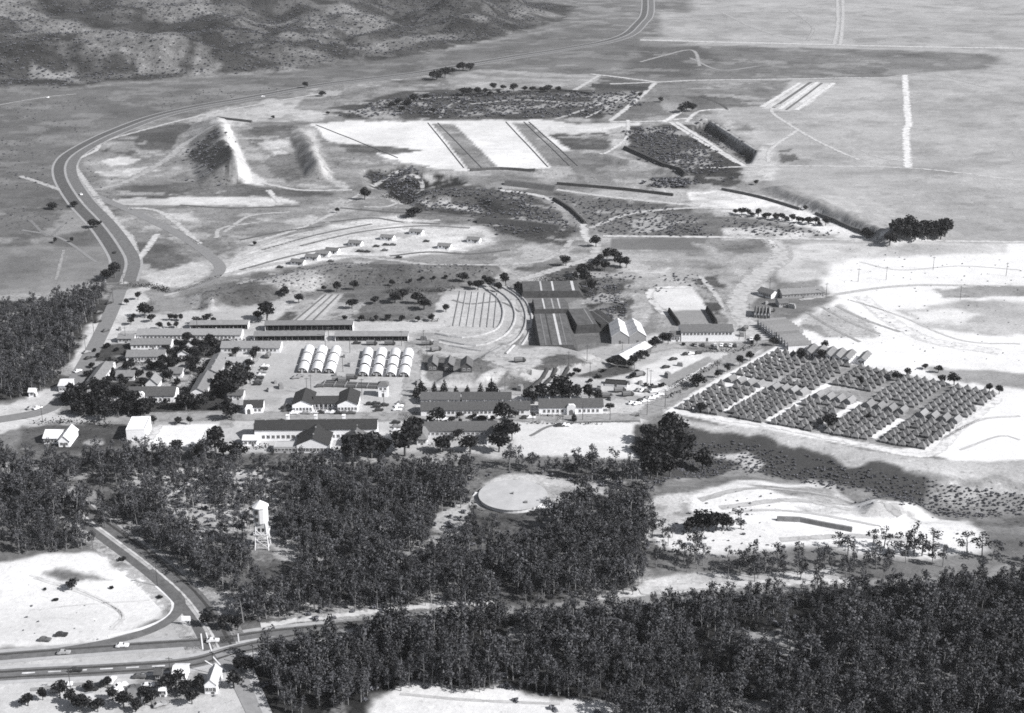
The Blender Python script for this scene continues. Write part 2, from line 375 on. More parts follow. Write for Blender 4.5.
    (200, 8, .4, [(110, 466), (280, 470), (270, 520), (210, 540)]),
    (206, 8, .4, [(150, 470), (210, 470), (230, 500), (200, 512), (160, 496)]),
    (210, 6, .35, [(430, 520), (450, 505), (470, 500), (470, 530), (448, 545)]),
    (214, 5, .3, [(474, 506), (477, 485), (500, 478), (545, 480), (600, 484), (630, 492), (590, 499), (558, 504), (520, 513)]),
    (216, 6, .3, [(650, 500), (700, 490), (690, 520), (640, 548)]),
    (80, 8, .4, [(230, 670), (300, 640), (440, 622), (560, 615), (700, 603), (850, 588), (1100, 570), (1100, 760), (200, 760)]),
    (96, 8, .4, [(-60, 300), (60, 292), (105, 278), (122, 300), (86, 324), (72, 360), (70, 378), (28, 398), (-60, 410)]),
    (247, 8, .12, [(-60, 562), (60, 556), (110, 556), (150, 572), (182, 598), (170, 622), (120, 640), (-60, 656)]),
    (214, 3, .15, [(-60, 655), (120, 640), (170, 622), (184, 600), (215, 640), (300, 634), (300, 655), (250, 668), (262, 760), (-60, 760)]),
    (150, 8, .3, [(48, 576), (85, 570), (118, 574), (80, 582)]),
    (172, 6, .35, [(120, 690), (150, 668), (200, 668), (200, 700), (150, 712)]),
    (246, 8, .14, [(340, 760), (360, 695), (400, 684), (470, 690), (540, 697), (620, 706), (660, 760)]),
]
def build_ground():
    ys = [250.0]
    while ys[-1] < 1300: ys.append(ys[-1] + max(1.0, 1.7 * ys[-1] ** 2 / (FPX * CH)))
    while ys[-1] < 3000: ys.append(ys[-1] + 8)
    while ys[-1] < 20000: ys.append(ys[-1] * 1.06)
    ys = np.array(ys)
    us = np.arange(-.43, .4301, .00155)
    out = [.45, .5, .6, .75, 1, 1.5, 2.2, 3.2]
    us = np.concatenate([-np.array(out[::-1]), us, out])
    Yg, Ug = np.meshgrid(ys, us, indexing='ij'); Xg = Ug * Yg
    X, Y = Xg.ravel(), Yg.ravel(); Z = hgt(X, Y)
    A = np.full(X.shape, alb(150)); Gr = np.full(X.shape, .25)
    wob = (fbm(X, Y, 16, 4, 31) - .5) + .5 * (fbm(X, Y, 60, 2, 32) - .5), (fbm(X, Y, 16, 4, 41) - .5) + .5 * (fbm(X, Y, 60, 2, 42) - .5)
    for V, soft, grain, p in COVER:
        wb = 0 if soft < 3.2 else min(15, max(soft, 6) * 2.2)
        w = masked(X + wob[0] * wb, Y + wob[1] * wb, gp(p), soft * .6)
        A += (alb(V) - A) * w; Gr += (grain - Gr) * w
    # bare scars on the far hillside follow its gullies
    sd = masked(X, Y, gp(HILLPX), 40)
    n = fbm(X, Y, 120, 4, 55); A += sd * (alb(150) - A) * sstep((n - .56) / .08) * .8
    # patchiness of soil and dry grass
    A *= np.clip(1 + Gr * 3.0 * (fbm(X, Y, 42, 5, 61) - .5) + Gr * 1.6 * (fbm(X * .6, Y * 1.2, 9, 3, 71) - .5), .3, 2)
    # bare patches and weedy patches break up every field that is not swept
    bare = sstep((fbm(X, Y * 1.5, 34, 5, 101) - .585) / .05) * np.clip((Gr - .16) / .2, 0, 1) * (1 - .8 * sd); A += bare * .6 * (np.maximum(A, alb(212)) - A)
    weed = sstep((fbm(X, Y * 1.4, 26, 5, 111) - .60) / .05) * np.clip((Gr - .10) / .2, 0, 1); A += weed * .36 * (np.minimum(A, alb(96)) - A)
    A = np.clip(A, .012, .8)
    nr, nc = Yg.shape
    i = np.arange(nr * nc).reshape(nr, nc)
    q = np.stack([i[:-1, :-1], i[:-1, 1:], i[1:, 1:], i[1:, :-1]], -1).reshape(-1, 4)
    me = bpy.data.meshes.new('ground')
    me.vertices.add(len(X)); me.vertices.foreach_set('co', np.stack([X, Y, Z], 1).astype(np.float32).ravel())
    me.loops.add(q.size); me.loops.foreach_set('vertex_index', q.ravel().astype(np.int32))
    me.polygons.add(len(q)); me.polygons.foreach_set('loop_start', (np.arange(len(q)) * 4).astype(np.int32))
    me.polygons.foreach_set('loop_total', np.full(len(q), 4, np.int32)); me.polygons.foreach_set('use_smooth', np.ones(len(q), bool))
    me.update(calc_edges=True)
    for nm, arr in (('cover', A), ('grain', Gr)):
        at = me.attributes.new(nm, 'FLOAT', 'POINT'); at.data.foreach_set('value', arr.astype(np.float32))
    m = bpy.data.materials.new('bare_soil_and_dry_grass'); m.use_nodes = True; n = m.node_tree; b = n.nodes['Principled BSDF']
    b.inputs['Roughness'].default_value = .95; b.inputs['Specular IOR Level'].default_value = .08
    tc = n.nodes.new('ShaderNodeTexCoord')
    def attr(nm): a = n.nodes.new('ShaderNodeAttribute'); a.attribute_name = nm; return a.outputs['Fac']
    def noise(s, d, r):
        t = n.nodes.new('ShaderNodeTexNoise'); t.inputs['Scale'].default_value = s; t.inputs['Detail'].default_value = d; t.inputs['Roughness'].default_value = r
        n.links.new(tc.outputs['Object'], t.inputs['Vector']); return t.outputs['Fac']
    def math_(op, a, b_):
        t = n.nodes.new('ShaderNodeMath'); t.operation = op
        for k, s in enumerate((a, b_)):
            if isinstance(s, (int, float)): t.inputs[k].default_value = s
            else: n.links.new(s, t.inputs[k])
        return t.outputs[0]
    n1 = math_('SUBTRACT', noise(.55, 6, .75), .5); n2 = math_('SUBTRACT', noise(.12, 5, .7), .5)
    def speck(scale, lo, hi):
        q = noise(scale, 3, .6); g = n.nodes.new('ShaderNodeMapRange'); g.inputs[1].default_value = lo; g.inputs[2].default_value = hi; n.links.new(q, g.inputs[0]); return g.outputs[0]
    sm = math_('ADD', math_('MULTIPLY', n1, 5.0), math_('MULTIPLY', n2, 3.0))
    sm = math_('SUBTRACT', sm, math_('MULTIPLY', speck(.33, .60, .68), 1.5)); sm = math_('ADD', sm, math_('MULTIPLY', speck(.21, .62, .72), 1.5))
    f = math_('MAXIMUM', math_('ADD', math_('MULTIPLY', sm, attr('grain')), 1.0), .25)
    v = math_('MULTIPLY', f, attr('cover'))
    vm = n.nodes.new('ShaderNodeVectorMath'); vm.operation = 'SCALE'; vm.inputs[0].default_value = (.99, .992, 1.012)
    n.links.new(v, vm.inputs['Scale']); n.links.new(vm.outputs[0], b.inputs['Base Color'])
    bp = n.nodes.new('ShaderNodeBump'); bp.inputs['Strength'].default_value = .25; bp.inputs['Distance'].default_value = .8
    n.links.new(n1, bp.inputs['Height']); n.links.new(bp.outputs[0], b.inputs['Normal'])
    me.materials.append(m)
    return tag(link('ground', me), kind='structure')
ground = build_ground()

# ------------------------------------------------------------------ roads, tracks, painted lines
def smooth_line(w, step):
    """Catmull-Rom through world points, resampled"""
    w = np.array(w, float)
    if len(w) == 2:
        n = max(2, int(np.linalg.norm(w[1] - w[0]) / step) + 1); t = np.linspace(0, 1, n)[:, None]; return w[0] * (1 - t) + w[1] * t
    p = np.vstack([2 * w[0] - w[1], w, 2 * w[-1] - w[-2]]); out = []
    for k in range(1, len(p) - 2):
        n = max(1, int(np.linalg.norm(p[k + 1] - p[k]) / step))
        for t in np.arange(n) / n:
            a, b, c, d = p[k - 1], p[k], p[k + 1], p[k + 2]
            out.append(.5 * (2 * b + (c - a) * t + (2 * a - 5 * b + 4 * c - d) * t * t + (3 * b - a - 3 * c + d) * t ** 3))
    out.append(w[-1]); return np.array(out)
def lateral(w):
    d = np.gradient(w, axis=0); d /= np.linalg.norm(d, axis=1)[:, None] + 1e-9
    return np.stack([-d[:, 1], d[:, 0]], 1)
WORN = {}
def worn_mat(V):
    """a dirt track whose edges break up into the ground beside it"""
    if V in WORN: return WORN[V]
    a = alb(V); m = bpy.data.materials.new('worn_track_%d' % V); m.use_nodes = True; n = m.node_tree; b = n.nodes['Principled BSDF']; b.inputs['Roughness'].default_value = .95; b.inputs['Specular IOR Level'].default_value = .08
    tc = n.nodes.new('ShaderNodeTexCoord'); at = n.nodes.new('ShaderNodeAttribute'); at.attribute_name = 'cross'
    t = n.nodes.new('ShaderNodeTexNoise'); t.inputs['Scale'].default_value = .22; t.inputs['Detail'].default_value = 6; t.inputs['Roughness'].default_value = .7; n.links.new(tc.outputs['Object'], t.inputs['Vector'])
    mr = n.nodes.new('ShaderNodeMapRange'); mr.inputs[1].default_value = .3; mr.inputs[2].default_value = .7; mr.inputs[3].default_value = .72; mr.inputs[4].default_value = 1.2; n.links.new(t.outputs['Fac'], mr.inputs[0])
    vm = n.nodes.new('ShaderNodeVectorMath'); vm.operation = 'SCALE'; vm.inputs[0].default_value = (a * .99, a * .992, a * 1.012); n.links.new(mr.outputs[0], vm.inputs['Scale']); n.links.new(vm.outputs[0], b.inputs['Base Color'])
    ma = n.nodes.new('ShaderNodeMath'); ma.operation = 'MULTIPLY_ADD'; ma.inputs[1].default_value = 2.6; n.links.new(t.outputs['Fac'], ma.inputs[0]); ma.inputs[2].default_value = -.35
    sb = n.nodes.new('ShaderNodeMath'); sb.operation = 'SUBTRACT'; n.links.new(ma.outputs[0], sb.inputs[0]); n.links.new(at.outputs['Fac'], sb.inputs[1])
    m2 = n.nodes.new('ShaderNodeMapRange'); m2.inputs[1].default_value = -.1; m2.inputs[2].default_value = .45; n.links.new(sb.outputs[0], m2.inputs[0]); n.links.new(m2.outputs[0], b.inputs['Alpha'])
    WORN[V] = m; return m
def strip(name, pts, width, V, off=0.0, lift=0.0, grain=.18, rag=0.0, step=None, worn=False):
    if worn: width *= 1.5
    w = gp(pts); step = step or max(2.5, np.mean(w[:, 1]) / 260)
    w = smooth_line(w, step); nrm = lateral(w); w = w + nrm * off
    rr = (1 + rag * 2 * (rng.random(len(w)) - .5))[:, None]
    cs = (-.5, -.17, .17, .5); rows = [w + nrm * (width * c) * rr for c in cs]
    V3 = []
    for r_ in rows:
        z = hgt(r_[:, 0], r_[:, 1]); V3.append(np.column_stack([r_, z + .02 + .00005 * r_[:, 1] + lift * .5]))
    m = MB(); n = len(w); m.v = [tuple(p) for r_ in V3 for p in r_]
    for k in range(3):
        for i in range(n - 1): m.f.append((k * n + i, (k + 1) * n + i, (k + 1) * n + i + 1, k * n + i + 1)[::-1])
    o = m.build(name, mat(alb(V), .92, grain, .35) if not worn else worn_mat(V), smooth=True)
    if worn:
        at = o.data.attributes.new('cross', 'FLOAT', 'POINT')
        at.data.foreach_set('value', np.repeat(np.abs(cs) * 2, n).astype(np.float32))
    return tag(o, kind='structure')
NWROAD = [(645, -30), (648, 8), (640, 24), (620, 38), (560, 50), (480, 63), (420, 73), (330, 84), (250, 98), (170, 113), (118, 131), (85, 147), (68, 160), (66, 176), (80, 200), (104, 226), (121, 250), (126, 264), (121, 282)]
strip('road_shoulder', NWROAD, 23, 184, lift=.02, worn=False)
strip('road', NWROAD, 8.5, 134, off=-5.2, lift=.12, grain=.3)
strip('road', NWROAD, 8.5, 140, off=5.4, lift=.12, grain=.3)
strip('dirt_track', [(330, 92), (250, 106), (190, 118), (140, 131), (102, 142), (78, 156), (76, 168), (96, 196), (118, 224), (132, 240), (134, 258), (124, 284)], 4, 214, lift=.05, worn=True)
CAMPRD = [(120, 290), (112, 310), (100, 336), (84, 366), (64, 396), (40, 412), (-30, 424)]
strip('road', CAMPRD, 9, 158, lift=.1)
WOODRD = [(66, 500), (86, 518), (110, 536), (150, 566), (182, 594), (204, 622), (218, 648)]
strip('road_shoulder', WOODRD, 15, 208, lift=.02, worn=True)
strip('road', WOODRD, 3.6, 138, off=-3.4, lift=.12, grain=.32); strip('road', WOODRD, 6.0, 136, off=3.8, lift=.12, grain=.32); strip('road_edge_line', WOODRD, .8, 226, off=.2, lift=.2, worn=True)
strip('road', [(150, 570), (170, 588), (180, 603), (172, 618), (146, 632), (100, 644), (40, 654)], 4.4, 150, lift=.1, grain=.32)
strip('road_shoulder', [(166, 582), (184, 600), (178, 618), (150, 632), (110, 642)], 2, 236, off=-4, lift=.06)
HW1 = [(-60, 662), (20, 655), (117, 647.5), (213, 641), (262, 634), (330, 627), (430, 618)]
HW2 = [(-60, 679), (20, 674), (117, 669), (190, 663), (238, 650), (290, 639), (340, 631)]
strip('road_shoulder', HW1, 9.5, 216, lift=.02); strip('road_shoulder', HW2, 11.5, 216, lift=.03)
strip('highway', HW1, 5.2, 146, lift=.12, grain=.32); strip('highway', HW2, 7.4, 140, lift=.14, grain=.32)
strip('tyre_line', HW1, .9, 112, off=1.2, lift=.2, worn=True); strip('tyre_line', HW2, .9, 108, off=1.9, lift=.2, worn=True); strip('tyre_line', HW2, .9, 112, off=-1.9, lift=.2, worn=True); strip('tyre_line', WOODRD, .9, 105, off=4.8, lift=.2, worn=True)
strip('highway', [(330, 627), (430, 617), (520, 611), (600, 605), (700, 597), (830, 587), (1090, 570)], 6, 172, lift=.12, worn=True)
strip('dirt_track', [(262, 634), (340, 624), (430, 614), (500, 611)], 3, 232, off=6, lift=.2, worn=True)
strip('dirt_track', [(640, 592), (700, 586), (800, 582), (850, 582)], 4, 226, lift=.25, worn=True)
strip('road', [(222, 650), (236, 672), (250, 700), (270, 740)], 6.5, 168, lift=.16)
strip('dirt_track', [(246, 660), (258, 690), (274, 730)], 3, 220, lift=.18)
for k in range(6):                                              # white dashes between the lanes
    x = 22 + k * 26
    strip('lane_marking', [(x, 673.6 - .053 * (x - 22)), (x + 13, 673.6 - .053 * (x - 9))], .8, 236, lift=.3, grain=.3, step=3)
for a, b in (((201, 634), (203, 650)), ((206, 633), (212, 652)), ((205, 661), (221, 671)), ((213, 657), (226, 672)), ((238, 634), (239, 643))):
    strip('crossing_marking', [a, b], .5, 250, lift=.34, grain=.05, step=2)
STREETS = [
    ([(96, 420), (160, 417), (240, 416), (420, 417), (640, 418)], 9, 186), ([(226, 428), (240, 380), (262, 345), (270, 330)], 5, 196),
    ([(640, 418), (668, 400), (700, 380), (735, 357), (762, 340)], 9, 182), ([(640, 400), (615, 395), (560, 394), (500, 392), (424, 390)], 6, 190),
    ([(414, 345), (412, 380), (408, 420)], 7, 196), ([(420, 350), (470, 358), (520, 368), (560, 376)], 9, 206), ([(560, 376), (600, 366), (660, 348), (700, 345)], 7, 196),
    ([(762, 340), (745, 322), (738, 300), (756, 276), (780, 258), (776, 244), (768, 238)], 12, 214), ([(520, 300), (528, 325), (522, 345), (500, 354)], 4, 205),
    ([(603, 236), (700, 237), (800, 239), (1090, 243)], 4, 226), ([(905, 75), (907, 110), (909, 125), (906, 130), (908, 168)], 6, 244),
    ([(700, 168), (800, 166), (908, 168), (1000, 178), (1080, 186)], 3.5, 220), ([(780, 104), (772, 112), (798, 130), (836, 150), (860, 160)], 3.5, 220), ([(798, 130), (772, 148), (768, 162)], 3.5, 222),
    ([(640, 40), (760, 43), (840, 45), (1000, 48), (1090, 50)], 9, 226), ([(836, -20), (838, 20), (834, 45)], 5, 214), ([(842, -20), (843, 18), (840, 45)], 5, 214),
    ([(610, 84), (660, 82), (720, 80), (840, 78), (900, 78)], 6, 214), ([(590, 74), (656, 82)], 5, 222), ([(656, 82), (640, 97), (610, 121)], 5, 226), ([(600, 75), (575, 90)], 5, 216),
    ([(610, 122), (660, 121), (690, 118)], 5, 224), ([(670, 122), (704, 143), (738, 163)], 4, 232), ([(676, 122), (709, 143), (744, 166)], 4, 232), ([(712, 122), (740, 140), (756, 150)], 3, 214),
    ([(664, 122), (680, 112)], 5, 244), ([(686, 122), (700, 111), (730, 110)], 4, 232), ([(600, 154), (626, 138), (628, 120)], 3, 230),
    ([(215, 125), (188, 142), (165, 160), (130, 180), (98, 190)], 7, 196), ([(96, 196), (140, 215), (180, 235), (210, 256), (220, 270), (200, 285), (165, 292)], 8, 172),
    ([(120, 208), (160, 212), (200, 244)], 4, 216), ([(157, 234), (146, 250), (130, 268)], 4, 224), ([(100, 142), (96, 150), (80, 158)], 4, 222),
    ([(165, 296), (220, 276), (280, 263), (340, 256), (390, 260), (440, 265), (530, 263), (560, 252), (572, 240)], 4, 206), ([(20, 176), (60, 190), (88, 204)], 4, 206), ([(-40, 112), (40, 98), (76, 94)], 4, 186),
    ([(500, 190), (540, 196), (566, 208), (582, 222), (586, 238), (598, 246)], 5, 222), ([(598, 246), (590, 258), (560, 268), (520, 280)], 6, 210), ([(590, 228), (630, 214), (690, 208), (740, 210)], 4, 214), ([(510, 183), (560, 190), (620, 198), (700, 206)], 5, 216),
    ([(372, 186), (390, 176), (410, 168), (430, 166)], 4, 200), ([(406, 174), (420, 180), (422, 190), (416, 194)], 3, 214), ([(372, 188), (400, 202), (390, 206), (364, 207)], 3, 208), ([(346, 203), (366, 190)], 3, 205),
    ([(262, 183), (300, 190), (352, 190)], 4, 214), ([(268, 190), (280, 203)], 4, 226), ([(225, 232), (250, 216), (290, 212)], 3, 206), ([(250, 244), (300, 228), (330, 215), (336, 211)], 4, 212),
    ([(232, 262), (300, 240), (380, 226), (440, 220)], 4, 214), ([(236, 256), (290, 236), (340, 228)], 3, 214), ([(216, 238), (222, 228), (260, 222)], 3, 205),
    ([(660, 392), (672, 387), (714, 362)], 2.2, 242), ([(650, 300), (650, 292), (660, 288), (690, 287)], 4, 238), ([(650, 298), (658, 308), (668, 316)], 4, 230),
    ([(700, 276), (712, 290), (728, 312)], 3, 216), ([(768, 238), (776, 248)], 4, 236), ([(860, 296), (890, 320), (930, 340), (1000, 352)], 8, 246), ([(800, 300), (900, 286), (1000, 286)], 3, 214),
    ([(722, 411), (742, 399), (762, 387)], 3.6, 254), ([(768, 421), (798, 404), (828, 384)], 3.6, 254), ([(817, 428), (840, 414), (860, 402)], 3.6, 254), ([(872, 438), (888, 428), (902, 419)], 3.6, 254),
    ([(700, 416), (760, 424), (840, 440), (925, 455), (960, 428), (1000, 398)], 4, 244), ([(120, 333), (160, 331)], 4, 200), ([(530, 436), (560, 424), (640, 421)], 2, 160),
    ([(205, 380), (226, 350)], 4, 190), ([(182, 398), (206, 358)], 4, 196), ([(560, 414), (559, 421)], 3, 236), ([(486, 437), (486, 447)], 2, 236), ([(160, 425), (150, 440)], 3, 224),
]
STREETS += [([(228, 268), (280, 250), (340, 238), (400, 230)], 3, 225), ([(240, 270), (300, 254), (352, 246)], 3, 150), ([(262, 250), (320, 234), (372, 224)], 3, 140), ([(300, 246), (360, 232), (420, 226), (470, 228)], 3, 145), ([(240, 240), (280, 232), (322, 226)], 3, 132),
    ([(390, 256), (430, 252), (470, 254), (510, 250)], 3, 135), ([(330, 222), (372, 218), (402, 222), (440, 224)], 3, 140), ([(180, 205), (230, 208), (300, 206)], 3, 135), ([(340, 208), (390, 212), (440, 214), (480, 218)], 3, 132), ([(700, 96), (720, 104), (728, 110)], 3, 120),
    ([(860, 150), (880, 158), (906, 162)], 2, 205), ([(640, 62), (690, 50), (700, 66)], 4, 190), ([(690, 58), (720, 70), (760, 66)], 4, 175), ([(880, 78), (930, 74), (990, 88)], 4, 200), ([(720, 12), (760, 30), (800, 40)], 4, 200), ([(790, 10), (812, 26), (808, 40)], 4, 195),
    ([(452, 300), (470, 304), (500, 302), (520, 312)], 2, 150), ([(440, 332), (470, 338), (500, 332)], 2, 215), ([(430, 340), (466, 346), (506, 338), (520, 328)], 2.5, 218), ([(820, 306), (850, 322), (880, 334)], 2, 190), ([(806, 312), (836, 330), (860, 342)], 2, 185), ([(836, 306), (866, 320), (900, 332)], 2, 190),
    ([(700, 500), (760, 488), (840, 498), (900, 516)], 3, 205), ([(720, 508), (790, 500), (850, 510)], 3, 215), ([(780, 540), (860, 536), (940, 545)], 3, 215), ([(22, 230), (60, 238), (96, 262)], 2.5, 170), ([(64, 250), (56, 280)], 2, 185), ([(30, 220), (48, 236), (62, 226)], 2.5, 165)]
STREETS += [([(345, 113), (420, 99), (470, 97)], 4, 190), ([(556, 119), (600, 104), (640, 92)], 4, 205), ([(470, 104), (520, 100), (560, 102)], 5, 196), ([(440, 118), (448, 106), (470, 98)], 3, 186), ([(585, 118), (606, 108), (622, 98)], 3, 210), ([(762, 107), (800, 83)], 5, 240), ([(773, 108), (811, 82)], 4, 150), ([(780, 109), (818, 82)], 5, 244), ([(796, 110), (834, 83)], 5, 240), ([(786, 110), (822, 83)], 3, 140),
    ([(30, 575), (80, 590), (120, 612), (110, 630)], 1.0, 238), ([(34, 578), (84, 594), (122, 614), (114, 630)], 1.0, 238), ([(30, 610), (90, 604), (150, 600)], .8, 240), ([(860, 262), (900, 270), (960, 266), (1020, 270)], 1.6, 224), ([(850, 300), (900, 316), (960, 340), (1020, 344)], 1.6, 218), ([(940, 440), (980, 420), (1020, 416)], 1.6, 224),
    ([(670, 530), (740, 512), (800, 512), (880, 526)], 1.6, 216), ([(30, 690), (90, 684), (140, 690), (200, 682)], 1.6, 180), ([(960, 450), (1000, 436), (1020, 440)], 1.2, 218), ([(400, 694), (470, 700), (560, 704)], 1.2, 215)]
for pts, w_, V in STREETS:
    strip('dirt_track' if V > 200 or w_ < 4.5 else 'street', pts, w_, V, lift=.05, rag=0, worn=V > 176)

# ------------------------------------------------------------------ haze
def haze_box():
    m = MB().box(-9000, 9000, -60, 22000, -60, 420)
    mt = bpy.data.materials.new('thin_haze'); mt.use_nodes = True; n = mt.node_tree; n.nodes.remove(n.nodes['Principled BSDF'])
    v = n.nodes.new('ShaderNodeVolumePrincipled'); v.inputs['Color'].default_value = (.93, .94, .97, 1); v.inputs['Density'].default_value = HAZE
    v.inputs['Anisotropy'].default_value = .2
    n.links.new(v.outputs[0], n.nodes['Material Output'].inputs['Volume'])
    return tag(m.build('haze', mt), kind='stuff')
HAZE = .000035
haze_box()

# ------------------------------------------------------------------ buildings
GLASS = mat(.035, .3, .1, 2.0, spec=.4); WHITE = mat(.74, .7, .1, .8); TRIM = mat(.5, .7, .1, .8); DOOR = mat(.10, .7, .15, 1.5)
_cache = {}
def shared(key, fn):
    if key not in _cache: _cache[key] = fn()
    return _cache[key]
def win_mesh(w, h):
    return shared(('win', w, h), lambda: MB().box(-w / 2, w / 2, -.07, .12, 0, h).mesh('window', GLASS))
def frame_mesh(w, h):
    def f():
        m = MB(); t = .16
        m.box(-w / 2 - t, -w / 2, -.10, .1, -t, h + t); m.box(w / 2, w / 2 + t, -.10, .1, -t, h + t)
        m.box(-w / 2, w / 2, -.10, .1, -t, 0); m.box(-w / 2, w / 2, -.10, .1, h, h + t); m.box(-.05, .05, -.09, .1, 0, h)
        return m.mesh('frame', TRIM)
    return shared(('frm', w, h), f)
def put_window(parent, x, y, z, rz, w, h, frame=True):
    o = link('window', win_mesh(w, h), parent, (x, y, z)); o.rotation_euler = (0, 0, rz)
    if frame: link('frame', frame_mesh(w, h), o)
    return o
def put_door(parent, x, y, rz, w=1.1, h=2.1):
    me = shared(('door', w, h), lambda: MB().box(-w / 2, w / 2, -.08, .1, 0, h).mesh('door', DOOR))
    o = link('door', me, parent, (x, y, .02)); o.rotation_euler = (0, 0, rz); return o
def frame_of(A, B):
    ax, ay, az = G1(*A); bx, by, bz = G1(*B)
    L = math.hypot(bx - ax, by - ay); return ax, ay, az, L, math.atan2(by - ay, bx - ax)
def slab_roof(L, D, wh, rh, ridge, ov=.5, t=.22, hip=0.0):
    m = MB()
    if hip:
        z0, z1 = wh + .03, wh + rh
        if ridge == 'x': r0, r1 = (hip, D / 2), (L - hip, D / 2)
        else: r0, r1 = (L / 2, hip), (L / 2, D - hip)
        b = [(-ov, -ov), (L + ov, -ov), (L + ov, D + ov), (-ov, D + ov)]
        v = [(x, y, z0) for x, y in b] + [(x, y, z0 - t) for x, y in b] + [(*r0, z1), (*r1, z1)]
        if ridge == 'x': fs = [(0, 1, 9, 8), (1, 2, 9), (2, 3, 8, 9), (3, 0, 8)]
        else: fs = [(0, 1, 8), (1, 2, 9, 8), (2, 3, 9), (3, 0, 8, 9)]
        fs += [(0, 4, 5, 1), (1, 5, 6, 2), (2, 6, 7, 3), (3, 7, 4, 0), (4, 7, 6, 5)]
        return m.add(v, fs)
    S = D if ridge == 'x' else L; E = L if ridge == 'x' else D
    k = rh / (S / 2); e = wh - k * ov + .04
    prof = [(-ov, e), (S / 2, wh + rh + .04), (S + ov, e), (S + ov, e + t), (S / 2, wh + rh + .04 + t), (-ov, e + t)]
    return m.prism(prof, ridge, -ov * .7, E + ov * .7)
def gable(name, label, cat, A, B, depth, wh, rh, wall=.6, roof=.12, ridge='x', win=0, wsz=(1.1, 1.2), wz=1.1, side_win=0, door=True,
          chim=0, portal=None, hip=0.0, group=None, ov=.5, base_z=None, two=False, wrange=None, frame=True, endwall=None):
    """a house: A, B are the two front corners on the ground as pixels; the house runs `depth` metres away from the viewer"""
    ax, ay, az, L, rz = frame_of(A, B)
    o = empty(name, (ax, ay, az if base_z is None else base_z), rz); tag(o, label, cat, group)
    m = MB(); S = depth if ridge == 'x' else L
    if hip: m.box(0, L, 0, depth, -1.0, wh)
    else: m.prism([(0, -1.0), (S, -1.0), (S, wh), (S / 2, wh + rh), (0, wh)], ridge, 0, L if ridge == 'x' else depth)
    m.build('wall', mat(min(wall, .74), .8, .12, .7), o)
    r_ = slab_roof(L, depth, wh, rh, ridge, ov, hip=hip).build('roof', mat(min(roof, .58), .8, .22, .8), o)
    for k in range(chim):
        x = L * (k + .5) / chim; zc = wh + rh
        MB().box(x - .5, x + .5, depth * .62, depth * .62 + 1.0, zc - 1.2, zc + 1.6).build('chimney', mat(.6, .8, .1, .8), r_)
    if min(L, depth) > 8:
        E_ = L if ridge == 'x' else depth; nv = max(2, int(E_ / 9)); vm_ = shared(('vent',), lambda: MB().box(-.3, .3, -.3, .3, -.4, .7).mesh('vent', mat(.3, .7, .2, 2)))
        for k in range(nv):
            e_ = E_ * (k + .5) / nv; link('vent', vm_, r_, (e_, S / 2, wh + rh + .1) if ridge == 'x' else (S / 2, e_, wh + rh + .1))
    lo, hi = wrange or (.05, .95)
    for k in range(win):
        x = L * (lo + (hi - lo) * (k + .5) / win)
        if portal and abs(x - L * portal[0]) < portal[1] / 2 + .8: continue
        put_window(o, x, 0, wz, 0, *wsz, frame=frame)
        if two: put_window(o, x, 0, wz + 2.9, 0, *wsz, frame=frame)
    for k in range(side_win):
        y = depth * (k + .5) / side_win
        put_window(o, L, y, wz, R(90), *wsz, frame=frame); put_window(o, 0, y, wz, R(-90), *wsz, frame=frame)
    if portal:
        px_, pw, ph = portal; x = L * px_
        p = MB(); p.prism([(x - pw / 2, -1), (x + pw / 2, -1), (x + pw / 2, ph * .8), (x + pw * .3, ph), (x - pw * .3, ph), (x - pw / 2, ph * .8)], 'y', -1.2, .6)
        po = p.build('entrance_portal', WHITE, o)
        link('door', shared(('pdoor', pw), lambda: MB().prism([(-pw * .22, 0), (pw * .22, 0), (pw * .22, 2.4), (0, 3.0), (-pw * .22, 2.4)], 'y', -.1, .3).mesh('door', DOOR)), po, (x, -1.2, .05))
    elif door: put_door(o, L * .5 + (.0 if win % 2 == 0 else L / max(win, 1) * .5), 0, 0)
    return o
def flat_house(name, label, cat, A, B, depth, h, wall=.75, roof=.7, win=0, group=None, parapet=.5):
    ax, ay, az, L, rz = frame_of(A, B); o = empty(name, (ax, ay, az), rz); tag(o, label, cat, group)
    MB().box(0, L, 0, depth, -1, h).build('wall', mat(wall * .78, .75, .1, .7), o)
    r_ = MB(); t = .3
    r_.box(-.05, L + .05, -.05, t, h, h + parapet); r_.box(-.05, L + .05, depth - t, depth + .05, h, h + parapet)
    r_.box(-.05, t, t, depth - t, h, h + parapet); r_.box(L - t, L + .05, t, depth - t, h, h + parapet); r_.box(t, L - t, t, depth - t, h, h + .1)
    r_.build('roof', mat(roof * .78, .85, .1, .7), o)
    for k in range(win): put_window(o, L * (k + .5) / win, 0, 1.2, 0, 1.2, 1.2)
    put_door(o, L * .5, 0, 0); return o
